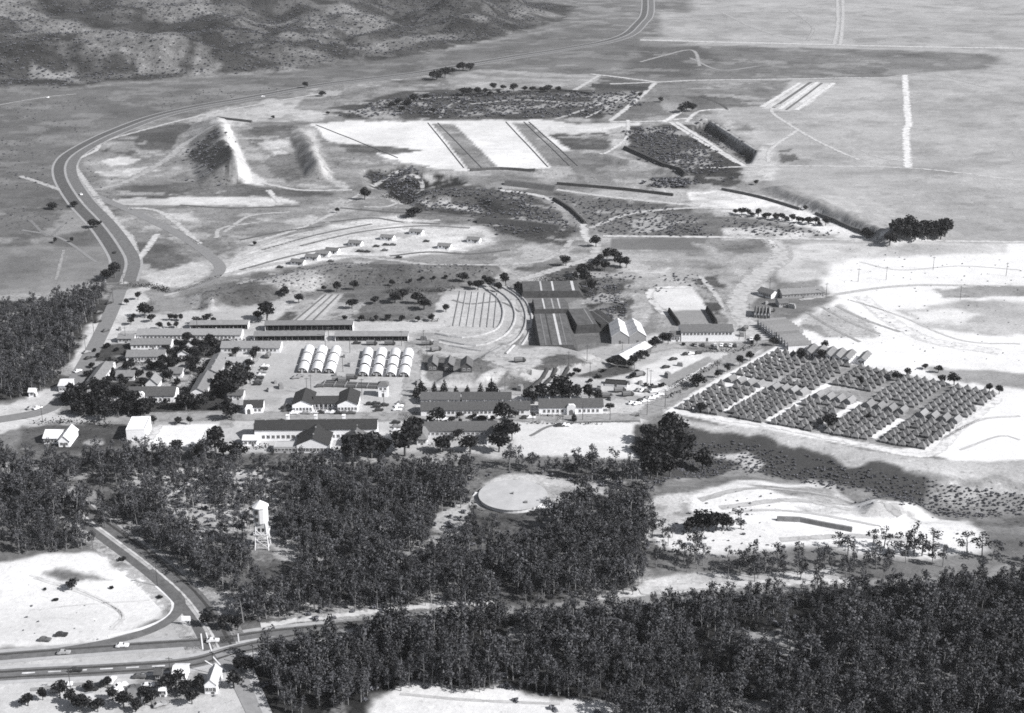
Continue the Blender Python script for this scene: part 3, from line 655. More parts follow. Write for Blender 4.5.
def open_shed(name, label, A, B, depth, h, rh, roof=.17, posts=10, group='open-fronted sheds of the camp', endw=.62):
    ax, ay, az, L, rz = frame_of(A, B); o = empty(name, (ax, ay, az), rz); tag(o, label, 'shed', group)
    slab_roof(L, depth, h, rh, 'x', .4).build('roof', mat(roof, .8, .2, .6), o)
    MB().box(0, L, depth - .2, depth, -1, h).build('back_wall', mat(.10, .9, .1, 1), o)
    w = MB(); w.prism([(.3, -1), (depth - .3, -1), (depth - .3, h), (depth / 2, h + rh - .25), (.3, h)], 'x', L - .3, L - .05); w.build('end_wall', mat(endw, .8, .1, 1), o)
    w = MB(); w.prism([(.3, -1), (depth - .3, -1), (depth - .3, h), (depth / 2, h + rh - .25), (.3, h)], 'x', .05, .3); w.build('end_wall', mat(endw, .8, .1, 1), o)
    pm = shared(('post', h), lambda: MB().box(-.12, .12, -.12, .12, -1, h).mesh('post', mat(.12, .8, .1, 1)))
    for k in range(posts): link('post', pm, o, (L * (k + .5) / posts, .3, 0))
    return o
DR, MR, LR = .032, .10, .17      # dark, middle and light roofing
# main street
def u_building():
    ax, ay, az, L, rz = frame_of((292.6, 412.7), (357.6, 412.2)); o = empty('headquarters_building', (ax, ay, az), rz)
    tag(o, 'white headquarters with two dark-roofed gabled wings facing the main street', 'building')
    wl = 10.2
    for x0 in (0, L - wl):
        MB().prism([(x0, -1), (x0 + wl, -1), (x0 + wl, 4.4), (x0 + wl / 2, 6.8), (x0, 4.4)], 'y', 0, 17).build('wing_wall', WHITE, o)
        r_ = slab_roof(wl, 17, 4.4, 2.4, 'y', .5).build('wing_roof', mat(DR, .8, .2, .8), o); r_.location = (x0, 0, 0)
        for k in range(6): put_window(o, x0 + wl * (k + .5) / 6, 0, 1.4, 0, .9, 1.3)
    MB().box(wl, L - wl, 5, 13, -1, 3.6).build('wall', WHITE, o)
    r_ = slab_roof(L - 2 * wl, 10, 3.6, 2.2, 'x', .2).build('roof', mat(DR, .8, .2, .8), o); r_.location = (wl, 3, 0)
    pm = MB().box(-.15, .15, -.15, .15, -1, 3.2).mesh('porch_post', TRIM)
    for k in range(6): link('porch_post', pm, o, (wl + (L - 2 * wl) * (k + .5) / 6, 3.1, 0))
    for k in range(5): put_window(o, wl + (L - 2 * wl) * (k + .5) / 5, 5, 1.0, 0, 1.2, 1.5)
u_building()
gable('long_mess_hall', 'long white mess hall with dark roof and row of windows facing the wood', 'building', (255, 441), (377, 439.5), 11, 6.0, 2.6, .75, DR, win=22, wz=1.3, chim=0, wsz=(1.3, 1.6))
for k, x in enumerate((288, 316, 344)):
    gx, gy, gz = G1(x, 421.5); o = MB().box(-.7, .7, -.7, .7, -1, 3.4).box(-.9, .9, -.9, .9, 3.4, 3.7).build('gate_pillar', WHITE); o.location = (gx, gy, gz)
    tag(o, 'white pillar on the street verge, %s from the left' % nth(k), 'pillar', 'white street pillars')
gable('assembly_hall', 'white gabled hall with dark roof in front of the long mess hall', 'building', (297, 453), (329, 453), 17, 4.2, 3.4, .75, DR, ridge='y', win=8, wz=.9, wsz=(1.2, 1.6), side_win=4)
flat_house('lean_to_kitchen', 'low flat-roofed annex at the left side of the gabled hall', 'building', (274, 453), (296, 453), 7, 2.8, .5, .45, win=6)
gable('gabled_annex', 'dark-roofed gabled annex half hidden by a black tree', 'building', (345, 447), (366, 447), 14, 3.6, 2.8, .7, .09, ridge='y', win=4)
gable('gate_cottage', 'small dark-roofed white cottage with arched porch on the main street', 'house', (244, 413.5), (263, 413), 9, 3.4, 2.0, .75, DR, win=4, portal=(.28, 3.6, 4.6))
gable('officers_barracks', 'dark-roofed white barracks with tall arched portal among black trees', 'barracks', (108, 403), (175, 402.5), 11, 4.0, 2.8, .75, .075, win=14, wsz=(1.0, 1.4), portal=(.49, 4.6, 6.2))
gable('hip_roof_house', 'grey-roofed house right behind the arched-portal barracks', 'house', (146, 390), (158, 390), 9, 3.4, 3.0, .7, .16, ridge='y', win=3)
gable('narrow_barracks', 'narrow grey-roofed barracks running away from the street, nearer half', 'barracks', (191, 398), (205, 398), 26, 3.4, 2.0, .7, .17, ridge='y', side_win=9, win=3)
gable('narrow_barracks', 'narrow grey-roofed barracks running away from the street, farther half', 'barracks', (204, 379), (219, 379), 28, 3.4, 2.0, .7, .17, ridge='y', side_win=9, win=3)
gable('narrow_barracks', 'long grey-roofed barracks beside the camp road, left of the cottages', 'barracks', (76, 402), (90, 402), 46, 3.4, 2.0, .65, .16, ridge='y', side_win=14, win=3)
gable('barracks', 'grey-roofed barracks with row of small dark windows behind the officers barracks', 'barracks', (126.5, 362), (165, 361.5), 9, 3.2, 2.2, .72, .14, win=11, wsz=(1.1, 1.3))
gable('barracks', 'low grey-roofed barracks just behind the one with small dark windows', 'barracks', (131, 349.5), (171, 349), 9, 3.0, 2.0, .65, .15, win=9)
gable('cross_gable_barracks', 'pale-roofed barracks with bright right edge running away from the viewer', 'barracks', (178, 359), (189, 359), 22, 3.0, 1.8, .75, .26, ridge='y', side_win=7, win=2)
gable('long_stores_building', 'long grey-roofed stores building with white right end wall', 'building', (137, 340), (241, 340), 10, 3.2, 2.0, .65, .19, win=24)
gable('grey_roof_stores', 'grey-roofed stores with bright end wall beside the car park', 'building', (221, 353), (280, 353), 11, 3.2, 2.0, .75, .17, win=14)
open_shed('open_shed', 'open shed with black front behind the long stores building', (190, 330), (248, 329.5), 8, 3.2, 1.2, posts=14)
open_shed('open_shed', 'longest open black-fronted shed beside the striped plot', (265, 331.5), (353, 331), 8, 4.0, 1.2, posts=16)
open_shed('open_shed', 'open shed with black front directly behind the three rows of huts', (254, 341.5), (325, 341), 8, 3.4, 1.2, posts=12)
open_shed('open_shed', 'open shed with black front directly behind the four rows of huts', (335, 341.5), (408, 341.5), 8, 3.4, 1.2, posts=12)
gable('barracks', 'dark-roofed rear barracks with few white windows, left of its pair', 'barracks', (421, 405), (460, 405), 9, 3.2, 2.2, .7, .07, win=9)
gable('barracks', 'dark-roofed rear barracks with a bright row of windows, right of its pair', 'barracks', (462, 405), (511, 405), 9, 3.2, 2.2, .74, .07, win=12)
gable('barracks', 'long dark-roofed front barracks half hidden by black shrubs', 'barracks', (421, 416), (530, 415), 9.5, 3.3, 2.4, .62, .075, win=24)
gable('arched_portal_barracks', 'white barracks with arched central portal facing the open parade ground', 'barracks', (539, 414.5), (603, 413.8), 10, 4.0, 2.6, .78, .085, win=13, wsz=(1.0, 1.5), portal=(.5, 4.4, 5.6))
gable('courtyard_barracks', 'dark-roofed barracks with two forward wings round a small lawn', 'barracks', (418, 437), (497, 436.5), 10, 3.4, 2.6, .55, .075, win=16)
gable('courtyard_wing', 'left forward wing of the courtyard barracks with pale hipped roof', 'barracks', (417, 445), (427, 445), 14, 3.2, 2.4, .66, .15, ridge='y', win=2, hip=3.5)
gable('courtyard_wing', 'right forward wing of the courtyard barracks with pale hipped roof', 'barracks', (487, 445), (498, 445), 14, 3.2, 2.4, .66, .15, ridge='y', win=2, hip=3.5)
for k, (x0, x1, y) in enumerate(((428, 437, 371), (444, 453, 371.5), (461, 472, 372.5))):
    gable('small_hut', 'dark gabled hut among shrubs below the terraced field, %s from the left' % nth(k), 'hut', (x0, y), (x1, y), 11, 3.2, 2.2, .09, .11, ridge='y', win=2, group='huts below the terraced field')
gable('tank_house', 'white square tower house with dark hipped roof beside the huts', 'tower', (378.5, 397), (388, 397), 5, 6.4, 1.8, .78, .09, ridge='x', hip=1.5, win=2, wz=4)
def lumber():
    x, y, z = G1(350, 388); o = empty('timber_rack', (x, y, z), R(-6)); tag(o, 'long rack of dark timber lying behind the headquarters', 'rack')
    for k in range(5): MB().box(-16, 16, k * 1.5, k * 1.5 + .9, .2, .9 + .15 * (k % 2)).build('timber_stack', mat(.10, .8, .3, 1.0), o)
    for k in range(6): MB().box(-15 + k * 6, -14.7 + k * 6, -.2, 7.2, 0, 1.3).build('rack_post', mat(.2, .8, .2, 1), o)
lumber()
# sheds and halls on the right of the camp
gable('twin_gable_warehouse', 'white-roofed warehouse, left bay of the twin-gabled pair', 'warehouse', (611.5, 344), (628.5, 344), 23, 4.6, 3.4, .24, .74, ridge='y', win=0, door=True, ov=.3)
gable('twin_gable_warehouse', 'white-roofed warehouse, right bay of the twin-gabled pair', 'warehouse', (629.0, 344), (646, 343.6), 23, 4.6, 3.4, .24, .70, ridge='y', win=0, door=True, ov=.3)
gable('white_roof_shed', 'white-roofed shed with dark open end among dark shrubs', 'shed', (612, 362), (626, 365.5), 27, 3.6, 1.8, .10, .74, ridge='y', win=0)
gable('recruit_hall', 'long two-storey white hall with grey roof and window row by the tents', 'building', (681, 341.5), (733, 341), 12, 6.0, 2.4, .78, .13, win=14, wsz=(1.2, 1.2), wz=4.0, wrange=(.02, .98))
gable('small_white_house', 'small white house at the left end of the two-storey hall', 'house', (671, 341.5), (680, 341.5), 7, 3.4, 1.8, .78, .10, win=3)
flat_house('dark_pit_store', 'low black flat-roofed store with white edge at the car park', 'building', (604.5, 386), (627, 387.5), 6, 1.4, .72, .035)
gable('roadside_store', 'dark-roofed long store beside the pale road bend, left of its pair', 'building', (757.5, 295), (771, 299), 7, 3.0, 1.8, .6, .10, ridge='x', win=6)
gable('roadside_store', 'long grey-roofed store standing on white ground, right of its pair', 'building', (782, 299), (824, 296.5), 9, 3.0, 2.2, .30, .17, ridge='x', win=12)
gable('small_hut', 'small dark hut between the two roadside stores', 'hut', (779, 307.5), (788, 307), 7, 2.8, 1.6, .3, .10, win=2)
MB_ = None
for b, (a, c, n, lab) in enumerate((((754, 318), (771, 319), 5, 'upper'), ((757, 326), (776, 340), 7, 'middle'), ((775, 338), (789, 351), 5, 'lower'))):
    for k in range(n):
        t0, t1 = k / n, (k + .74) / n
        A = (a[0] + (c[0] - a[0]) * t0, a[1] + (c[1] - a[1]) * t0); B = (a[0] + (c[0] - a[0]) * t1, a[1] + (c[1] - a[1]) * t1)
        gable('store_hut', 'grey store hut in the %s block by the road bend, %s from the left' % (lab, nth(k)), 'hut', A, B, (12, 18, 14)[b], 2.6, 1.8, .5, .15, ridge='y', win=0, group='store huts by the road bend', ov=.15)
for k in range(6):
    x = 803 + k * 9.6 + (6 if k == 5 else 0); y = 356.5 + k * 1.5
    gable('mess_hut', 'grey-roofed hut with white sides behind the tents, %s from the left' % nth(k), 'hut', (x, y), (x + 7.5, y + 1.3), 13, 2.8, 1.3, .78, .16, ridge='y', win=2, side_win=3, group='mess huts behind the tents')
gable('barracks', 'small grey-roofed hut beside the camp road entrance', 'hut', (118, 343), (134, 343), 7, 2.8, 1.6, .6, .15, win=4)
gable('barracks', 'low pale-roofed workshop right of the narrow barracks', 'barracks', (226, 367), (250, 367), 8, 2.8, 1.6, .55, .24, win=6)
gable('barracks', 'dark-roofed hut tucked behind the small gate cottage', 'hut', (228, 400), (243, 400), 7, 2.8, 1.6, .5, .07, win=3)
gable('barracks', 'grey-roofed hut in the trees left of the narrow barracks', 'hut', (168, 378), (182, 378), 8, 2.8, 1.8, .6, .14, win=3)
gable('barracks', 'pale-roofed hut in the trees behind the officers barracks', 'hut', (116, 381), (134, 381), 8, 2.8, 1.8, .6, .2, win=4)
gable('barracks', 'grey-roofed hut between the camp road and the cottages', 'hut', (100, 372), (112, 372), 8, 2.8, 1.8, .6, .16, win=3)
gable('wayside_shop', 'low grey-roofed cabin among the parked cars at the bottom edge', 'house', (127, 703), (141, 704.5), 5, 2.6, 1.2, .5, .2, win=3)
gable('wayside_shop', 'pale-roofed shed by the left corner of the bottom edge', 'shed', (84, 708), (94, 706), 5, 2.4, 1.0, .5, .34, win=2)
# white block and court
flat_house('white_block', 'tall white windowless block beside the white court', 'building', (127, 441.5), (146, 441), 16, 6.0, .80, .80)
gable('roadside_house', 'pale house where the camp road forks, near the left edge', 'house', (59, 392), (69, 392), 10, 3.6, 1.6, .72, .5, win=3)
gable('white_house', 'white-roofed house in front of the dark hedge, lower left of the camp', 'house', (44, 444), (58, 444), 10, 3.2, 2.2, .8, .74, win=4)
gable('white_house', 'white-roofed cross wing standing right of the white-roofed house', 'house', (59, 447), (70, 447), 14, 3.2, 2.6, .8, .72, ridge='y', win=2)
gable('white_shed', 'tiny white shed near the left edge among the trees', 'shed', (29, 397), (35, 397), 4, 3, 1.2, .8, .75, win=1)
gable('corner_station', 'white filling station house at the highway corner', 'house', (205, 694), (217, 694), 10, 3.6, 2.0, .8, .5, ridge='y', win=3, wsz=(1.0, 1.4), ov=.25)
gable('wayside_shop', 'small pale shop with dark front left of the filling station', 'house', (173, 681), (186, 681), 6, 3.0, 1.2, .7, .6, win=4)
gable('wayside_shop', 'tiny white cabin at the foot of the wayside shop', 'house', (160, 697), (166, 697), 5, 2.8, 1.2, .8, .7, win=2)
gable('wayside_shop', 'dark square store shed left of the wayside shop', 'shed', (155, 681), (161, 681), 4, 2.8, 1.0, .12, .06, win=1)
gable('court_hut', 'small white hut at the left front of the long mess hall', 'hut', (243, 446), (258, 446), 6, 3.2, 1.2, .75, .5, win=3)
# huts on the pale practice ground
for k, (x, y) in enumerate(((296.8, 265), (311.4, 260), (322, 256.5), (331.5, 253.5), (354.5, 246), (386.5, 240.2), (415.5, 234.6), (443.8, 249), (473, 242.6))):
    gable('range_hut', 'dark-roofed hut with white right gable on the practice ground, %s from the left' % nth(k), 'hut', (x - 6.2, y - .2), (x + 6.2, y + .7), 5.5, 2.4, 1.3, .76, .13, win=3, side_win=0, group='huts on the practice ground')
# half-round huts
def hut_proto():
    m = MB(); n = 14; r_, Lh = 3.0, 11.7
    prof = [(r_ * math.cos(math.pi * k / n), r_ * math.sin(math.pi * k / n)) for k in range(n + 1)]
    for k in range(n):
        (a, z), (b, w) = prof[k], prof[k + 1]
        m.add([(a, 0, z), (b, 0, w), (b, Lh, w), (a, Lh, z)], [(0, 1, 2, 3)])
    sh = m.mesh('shell', mat(.62, .55, .06, .5, spec=.3), smooth=True)
    rb = MB()
    for j in range(7):
        y = .1 + j * (Lh - .2) / 6
        for k in range(n):
            (a, z), (b, w) = prof[k], prof[k + 1]; q = 1.015
            rb.add([(a * q, y - .05, z * q), (b * q, y - .05, w * q), (b * q, y + .05, w * q), (a * q, y + .05, z * q)], [(0, 1, 2, 3)])
    e = MB(); e.add([(a * .985, .35, z * .985) for a, z in prof] + [(a * .985, .45, z * .985) for a, z in prof], [tuple(range(n, -1, -1)), tuple(range(n + 1, 2 * n + 2))])
    return sh, rb.mesh('rib', mat(.7, .5, .06, .5)), e.mesh('end_wall', mat(.03, .8, .15, 1)), MB().box(-.6, .6, .25, .4, 0, 2.1).mesh('door', mat(.3, .7, .1, 1)), MB().box(-.45, .45, .25, .4, 1.1, 2.0).mesh('window', mat(.35, .3, .1, 1)), Lh
SH, RB, EW, DO, WI, HL = hut_proto()
QC = [((302.1, 373.2), (309.6, 348.5)), ((316, 373.2), (322.6, 348.5)), ((329, 373.8), (336.4, 349)), ((362.8, 376.8), (368.4, 350.5)), ((376.6, 376.8), (382.2, 350.5)), ((390.5, 377.2), (395.8, 351)), ((403.6, 377.4), (408.8, 351.4))]
for c, (f, b) in enumerate(QC):
    x0, y0, z0 = G1(*f); x1, y1, z1 = G1(*b); L = math.hypot(x1 - x0, y1 - y0); a = math.atan2(y1 - y0, x1 - x0) - R(90)
    for j in range(3):
        t = j * (L / 3) / L
        o = empty('half_round_hut', (x0 + (x1 - x0) * t, y0 + (y1 - y0) * t, z0), a)
        side = 'left cluster of three' if c < 3 else 'right cluster of four'
        tag(o, 'white half-round hut, %s column of the %s, %s row' % (nth(c if c < 3 else c - 3), side, ('front', 'middle', 'back')[j]), 'hut', 'white half-round huts')
        for nm, me in (('shell', SH), ('rib', RB), ('door', DO)): link(nm, me, o)
        for yy in (0, HL - .8): link('end_wall', EW, o, (0, yy, 0))
        for xx in (-1.5, 1.5): link('window', WI, o, (xx, 0, 0))

# ------------------------------------------------------------------ reservoir, tower, walls
def reservoir():
    x, y, z = G1(513, 498); o = empty('covered_reservoir', (x, y, z)); tag(o, 'round covered reservoir with flat pale roof in the wood', 'reservoir')
    n = 48; m = MB(); r_ = 15.2
    for k in range(n):
        a, b = 2 * math.pi * k / n, 2 * math.pi * (k + 1) / n
        m.add([(r_ * math.cos(a), r_ * math.sin(a), -1), (r_ * math.cos(b), r_ * math.sin(b), -1), (r_ * math.cos(b), r_ * math.sin(b), 1.5), (r_ * math.cos(a), r_ * math.sin(a), 1.5)], [(0, 1, 2, 3)])
    m.build('wall', mat(.45, .9, .12, .4), o, smooth=False)
    m = MB(); q = r_ + .3; pr = [(q * math.cos(2 * math.pi * k / n), q * math.sin(2 * math.pi * k / n)) for k in range(n)]
    m.add([(a, b, 1.52) for a, b in pr] + [(a, b, 1.75) for a, b in pr] + [(0, 0, 2.1)], [tuple(range(n - 1, -1, -1))] + [(k, (k + 1) % n, n + (k + 1) % n, n + k) for k in range(n)] + [(n + k, n + (k + 1) % n, 2 * n) for k in range(n)])
    ro = m.build('roof', mat(.30, .9, .16, .25), o)
    MB().box(5, 6.4, -9, -7.6, 1.6, 2.5).build('hatch', mat(.15, .8, .1, 1), ro); MB().tube((0, 0, 1.9), (0, 0, 2.9), .6, .6, 8).build('vent', mat(.2, .8, .1, 1), ro)
    for a, w in ((R(168), 3.0), (R(-28), 4.5)):
        m = MB(); cx, cy = (r_ + 1.5) * math.cos(a), (r_ + 1.5) * math.sin(a)
        m.add([(cx - w, cy - w * .7, -1), (cx + w, cy - w * .7, -1), (cx + w, cy + w * .7, -1), (cx - w, cy + w * .7, -1), (cx - w * .3, cy - w * .2, 1.0), (cx + w * .3, cy - w * .2, 1.0), (cx + w * .3, cy + w * .2, 1.0), (cx - w * .3, cy + w * .2, 1.0)],
              [(0, 3, 2, 1), (4, 5, 6, 7), (0, 1, 5, 4), (1, 2, 6, 5), (2, 3, 7, 6), (3, 0, 4, 7)])
        m.build('earth_buttress', mat(.5, .95, .2, .5), o)
reservoir()
def water_tower():
    x, y, z = G1(263, 547); o = empty('water_tower', (x, y, z)); tag(o, 'white wooden water tower on legs rising from the wood', 'tower')
    W = mat(.62, .7, .06, .8)
    for sx in (-1, 1):
        for sy in (-1, 1):
            MB().tube((sx * 2.9, sy * 2.9, -1), (sx * 1.9, sy * 1.9, 14), .22, .2).build('leg', W, o)
    b = MB()
    for z0, z1, w0, w1 in ((1, 5, 2.8, 2.5), (5, 9.2, 2.5, 2.2)):
        for (p, q) in (((-1, -1), (1, -1)), ((1, -1), (1, 1)), ((1, 1), (-1, 1)), ((-1, 1), (-1, -1))):
            b.tube((p[0] * w0, p[1] * w0, z0), (q[0] * w1, q[1] * w1, z1), .09, .09, 4); b.tube((q[0] * w0, q[1] * w0, z0), (p[0] * w1, p[1] * w1, z1), .09, .09, 4)
            b.tube((p[0] * w0, p[1] * w0, z0), (q[0] * w0, q[1] * w0, z0), .1, .1, 4)
    b.build('brace', W, o)
    MB().box(-3.0, 3.0, -3.0, 3.0, 7.0, 7.25).build('platform', W, o)
    rl = MB()
    for s in (-1, 1):
        rl.box(-3, 3, s * 2.95 - .06, s * 2.95 + .06, 8.1, 8.25); rl.box(s * 2.95 - .06, s * 2.95 + .06, -3, 3, 8.1, 8.25)
        for k in range(5): rl.box(-3 + k * 1.45, -2.85 + k * 1.45, s * 2.95 - .06, s * 2.95 + .06, 7.2, 8.15)
    rl.build('railing', W, o)
    MB().box(-2.1, 2.1, -2.1, 2.1, 7.25, 11.4).build('lower_room', mat(.55, .8, .1, .8), o)
    n = 12; m = MB(); r0 = 3.1
    MB().tube((0, 0, 12.2), (0, 0, 19.2), r0, r0, 12).build('tank', W, o)
    MB().tube((0, 0, 11.4), (0, 0, 12.2), 2.3, 3.0, 12).build('tank_base', W, o)
    pr = [(3.6 * math.cos(2 * math.pi * k / n), 3.6 * math.sin(2 * math.pi * k / n), 19.2) for k in range(n)]
    m.add(pr + [(0, 0, 21.8)], [(k, (k + 1) % n, n) for k in range(n)] + [tuple(range(n - 1, -1, -1))]).build('roof', W, o)
    for zz in (13.4, 16.6): MB().box(-1.9, -.5, -3.15, -2.2, zz, zz + 1.6).build('window', GLASS, o)
    for zz in (8.2,): 
        for xx in (-1.2, .5): MB().box(xx, xx + .9, -2.16, -2.0, zz, zz + 1.6).build('window', GLASS, o)
water_tower()
def bank(name, label, pts, w, h, a, cat='bank', group=None, top=.3, step=None, grain=.35):
    """a low earth or masonry bank with sloping sides following the ground"""
    wl = smooth_line(gp(pts), step or 6); nr = lateral(wl); m = MB(); n = len(wl); z = hgt(wl[:, 0], wl[:, 1])
    for q, zz in ((-.5, -.6), (-.5 * top, h), (.5 * top, h), (.5, -.6)):
        jit = 1 + .12 * (rng.random(n) - .5); m.v += [(*(wl[i] + nr[i] * w * q), z[i] + (zz * jit[i] if zz > 0 else zz)) for i in range(n)]
    for k in range(3):
        for i in range(n - 1): m.f.append((k * n + i, k * n + i + 1, (k + 1) * n + i + 1, (k + 1) * n + i))
    m.f += [(0, n, 2 * n, 3 * n), (n - 1, 4 * n - 1, 3 * n - 1, 2 * n - 1)]
    return tag(m.build(name, mat(a, .95, grain, .4)), label, cat, group)
bank('target_wall', 'dark straight target wall at the head of the big left butt', [(217, 118.5), (252, 122.5)], 3.4, 2.2, .06, 'wall')
bank('target_wall', 'long thin dark target wall below the white firing fields', [(557, 184.5), (600, 188), (640, 192), (673, 196)], 3.4, 2.2, .05, 'wall')
bank('target_wall', 'dark low wall along the lower edge of the white fields', [(470, 171), (500, 169.5), (535, 171)], 3.4, 2.2, .07, 'wall')
bank('target_wall', 'dark wall in the row of trees beyond the white fields', [(535, 90), (565, 91.5), (592, 94.5)], 3.4, 2.2, .06, 'wall')
bank('earth_bank', 'dark earth bank along the upper field beyond the firing grounds', [(592, 87), (622, 88.5), (648, 90)], 8, 4, .07)
bank('earth_bank', 'dark hedge-like bank right of the scrubby block', [(625, 149), (650, 160), (686, 176)], 7, 3.0, .05)
bank('earth_bank', 'dark line of bank along the left edge of the pale channel', [(722, 190), (760, 198), (800, 210)], 4, 2.0, .08)
bank('earth_bank', 'dark line of bank beside the channel near the grove', [(816, 213), (845, 225), (870, 237)], 4, 2.0, .08)
bank('earth_bank', 'dark scrub bank along the track curving down to the bushes', [(554, 200), (570, 210), (585, 224)], 5, 2.4, .05)
bank('earth_bank', 'long grey earth bank left of the thin target wall', [(506, 184), (540, 188), (556, 190)], 12, 3.5, .09)
bank('earth_bank', 'dark bank at the foot of the gully below the terraces', [(478, 222), (510, 224), (560, 230)], 10, 3.5, .06)
bank('low_wall', 'low dark-edged wall crossing the white clearing', [(777, 520), (800, 521), (825, 526), (852, 531)], 3, 1.8, .12, 'wall')
for k, (a, b) in enumerate((((428, 123), (464, 168)), ((438, 123), (482, 168)), ((506, 122), (548, 167)), ((524, 122), (570, 166)), ((529, 122), (578, 166)), ((316, 125), (398, 158)))):
    bank('range_ditch_bank', 'thin dark bank running down the white firing field, %s from the left' % nth((k + 1) % 6), [a, b], 2.2, .5, .12, group='thin banks on the firing field')
for k in range(7):
    x = 460 + k * 6.2
    bank('terrace_row', 'thin upright ridge on the pale terraced field, %s from the left' % nth(k), [(x, 291 + .4 * k), (x - 7 + .6 * k, 326 + .3 * k)], 1.3, .4, .22, 'ridge', 'ridges on the terraced field')
for k, q in enumerate(([(484, 288), (499, 300), (503, 316), (494, 331), (462, 338), (436, 334)], [(492, 287), (509, 300), (515, 318), (504, 336), (476, 346), (440, 340)], [(500, 286), (519, 299), (526, 320), (516, 340), (490, 351), (450, 346)], [(508, 287), (526, 302), (532, 322), (524, 342), (506, 354)])):
    bank('terrace_step', 'curved pale contour step of the terraced fan, %s from the inside' % nth(k), q, 2.2, .8, .30, 'terrace', 'curved steps of the terraced fan')
for k in range(3):
    bank('plot_row', 'dark furrow line in the striped plot by the sheds, %s from the left' % nth(k), [(295 + k * 9, 321), (326 + k * 6.5, 295)], 1.3, .6, .10, 'ridge', 'furrow lines in the striped plot')
for k, (a, b) in enumerate((((532, 388), (547, 370)), ((542.5, 387), (556, 369)), ((555, 385), (568, 368)))):
    bank('bleacher_row', 'dark row across the pale sloping plot above the conifers, %s from the left' % nth(k), [a, b], 2.2, 1.4, .04, 'bank', 'rows across the pale sloping plot')
bank('hedge_bank', 'black bank at the left side of the grey court behind the hall', [(669, 312), (679, 326)], 2.6, 3.0, .025)
bank('hedge_bank', 'black bank at the right side of the grey court behind the hall', [(707, 310), (716, 324)], 2.6, 3.0, .025)
def platform(label, A, B, depth, h, top, stripes, side=.05, skew=0.0):
    (ax, ay), (bx, by) = pp([A, B]); az = min(hz(ax, ay), 0.0); L = math.hypot(bx - ax, by - ay); rz = math.atan2(by - ay, bx - ax); o = empty('earth_platform', (ax, ay, az), rz); tag(o, label, 'platform', 'stepped earth platforms of the short ranges')
    b = .35 * h; m = MB()
    lo = [(-b, -b), (L + b * 2.5, -b), (L + b * 2.5 + skew, depth + b), (-b + skew, depth + b)]; hi = [(0, 0), (L, 0), (L + skew, depth), (skew, depth)]
    m.add([(x, y, -1) for x, y in lo] + [(x, y, h) for x, y in hi], [(0, 1, 5, 4), (1, 2, 6, 5), (2, 3, 7, 6), (3, 0, 4, 7)]); m.build('bank_side', mat(side, .95, .4, .5), o)
    MB().add([(x, y, h - .02) for x, y in hi] + [(x * .995 + .02, y * .995 + .02, h + .12) for x, y in hi], [(4, 5, 6, 7), (0, 1, 5, 4), (1, 2, 6, 5), (2, 3, 7, 6), (3, 0, 4, 7)]).build('top_surface', mat(top, .95, .45, .25), o)
    for f, w, a in stripes:
        x = L * f; MB().add([(x - w, .5, h + .1), (x + w, .5, h + .1), (x + w + skew * .97, depth - .5, h + .1), (x - w + skew * .97, depth - .5, h + .1), (x - w, .5, h + .22), (x + w, .5, h + .22), (x + w + skew * .97, depth - .5, h + .22), (x - w + skew * .97, depth - .5, h + .22)], [(4, 5, 6, 7), (0, 1, 5, 4), (1, 2, 6, 5), (2, 3, 7, 6), (3, 0, 4, 7)]).build('firing_lane', mat(a, .95, .2, .5), o)
    return o
platform('topmost dark stepped platform with pale lanes above the terraces', (523, 297.5), (579, 297), 21, 4.2, .085, [(.33, .6, .4), (.54, .6, .4), (.9, .9, .42)])
platform('middle dark stepped platform below the topmost one', (535, 314.5), (567, 314), 21, 3.4, .095, [(.3, .5, .4), (.58, .5, .3), (.78, .5, .3)])
platform('long lowest dark platform with lined surface and tall black side', (540, 353), (573, 352.5), 56, 4.6, .085, [(.18, .4, .16), (.36, .3, .04), (.62, .7, .42), (.8, .3, .15)])
platform('small grey platform right of the long lowest one', (577, 333), (597, 332), 30, 5.0, .07, [(.8, .4, .2)], .04)
platform('small black platform left of the white twin warehouse', (601, 331), (617, 329), 26, 4.0, .04, [(.5, .3, .1)], .03)
# ------------------------------------------------------------------ tents
def tent_mesh():
    m = MB(); w = 1.72; e = 1.15; h = 3.5; o_ = .1
    c = [(-w, -w), (w, -w), (w, w), (-w, w)]
    m.add([(a, b, -.4) for a, b in c] + [(a, b, e) for a, b in c], [(0, 1, 5, 4), (1, 2, 6, 5), (2, 3, 7, 6), (3, 0, 4, 7)])
    q = w + o_
    r_ = [(-q, -q, e - .05), (q, -q, e - .05), (q, q, e - .05), (-q, q, e - .05)]
    mid = [(a * .47, b * .47, e + 1.05) for a, b, _ in r_]; tp = [(a * .06, b * .06, h) for a, b, _ in r_]
    m.add(r_ + mid + tp, [(k, (k + 1) % 4, 4 + (k + 1) % 4, 4 + k) for k in range(4)] + [(4 + k, 4 + (k + 1) % 4, 8 + (k + 1) % 4, 8 + k) for k in range(4)] + [(8, 9, 10, 11)])
    return m
CANVAS = mat(.135, .9, .3, .9)
TENT = tent_mesh().mesh('tent', CANVAS)
FLAP = MB().add([(-.5, -1.76, -.2), (.5, -1.76, -.2), (.25, -1.78, 1.1), (-.25, -1.78, 1.1)], [(0, 1, 2, 3)]).mesh('door_flap', mat(.05, .9, .1, 1))
cf = [np.array(G1(*p)[:2]) for p in ((674, 409.5), (924, 450.5), (999, 395), (777, 350.5))]
def camp(s, t): return (cf[0] * (1 - s) + cf[1] * s) * (1 - t) + (cf[3] * (1 - s) + cf[2] * s) * t
crz = math.atan2(*(cf[1] - cf[0])[::-1]); csd = math.atan2(*(cf[3] - cf[0])[::-1]) - R(90)
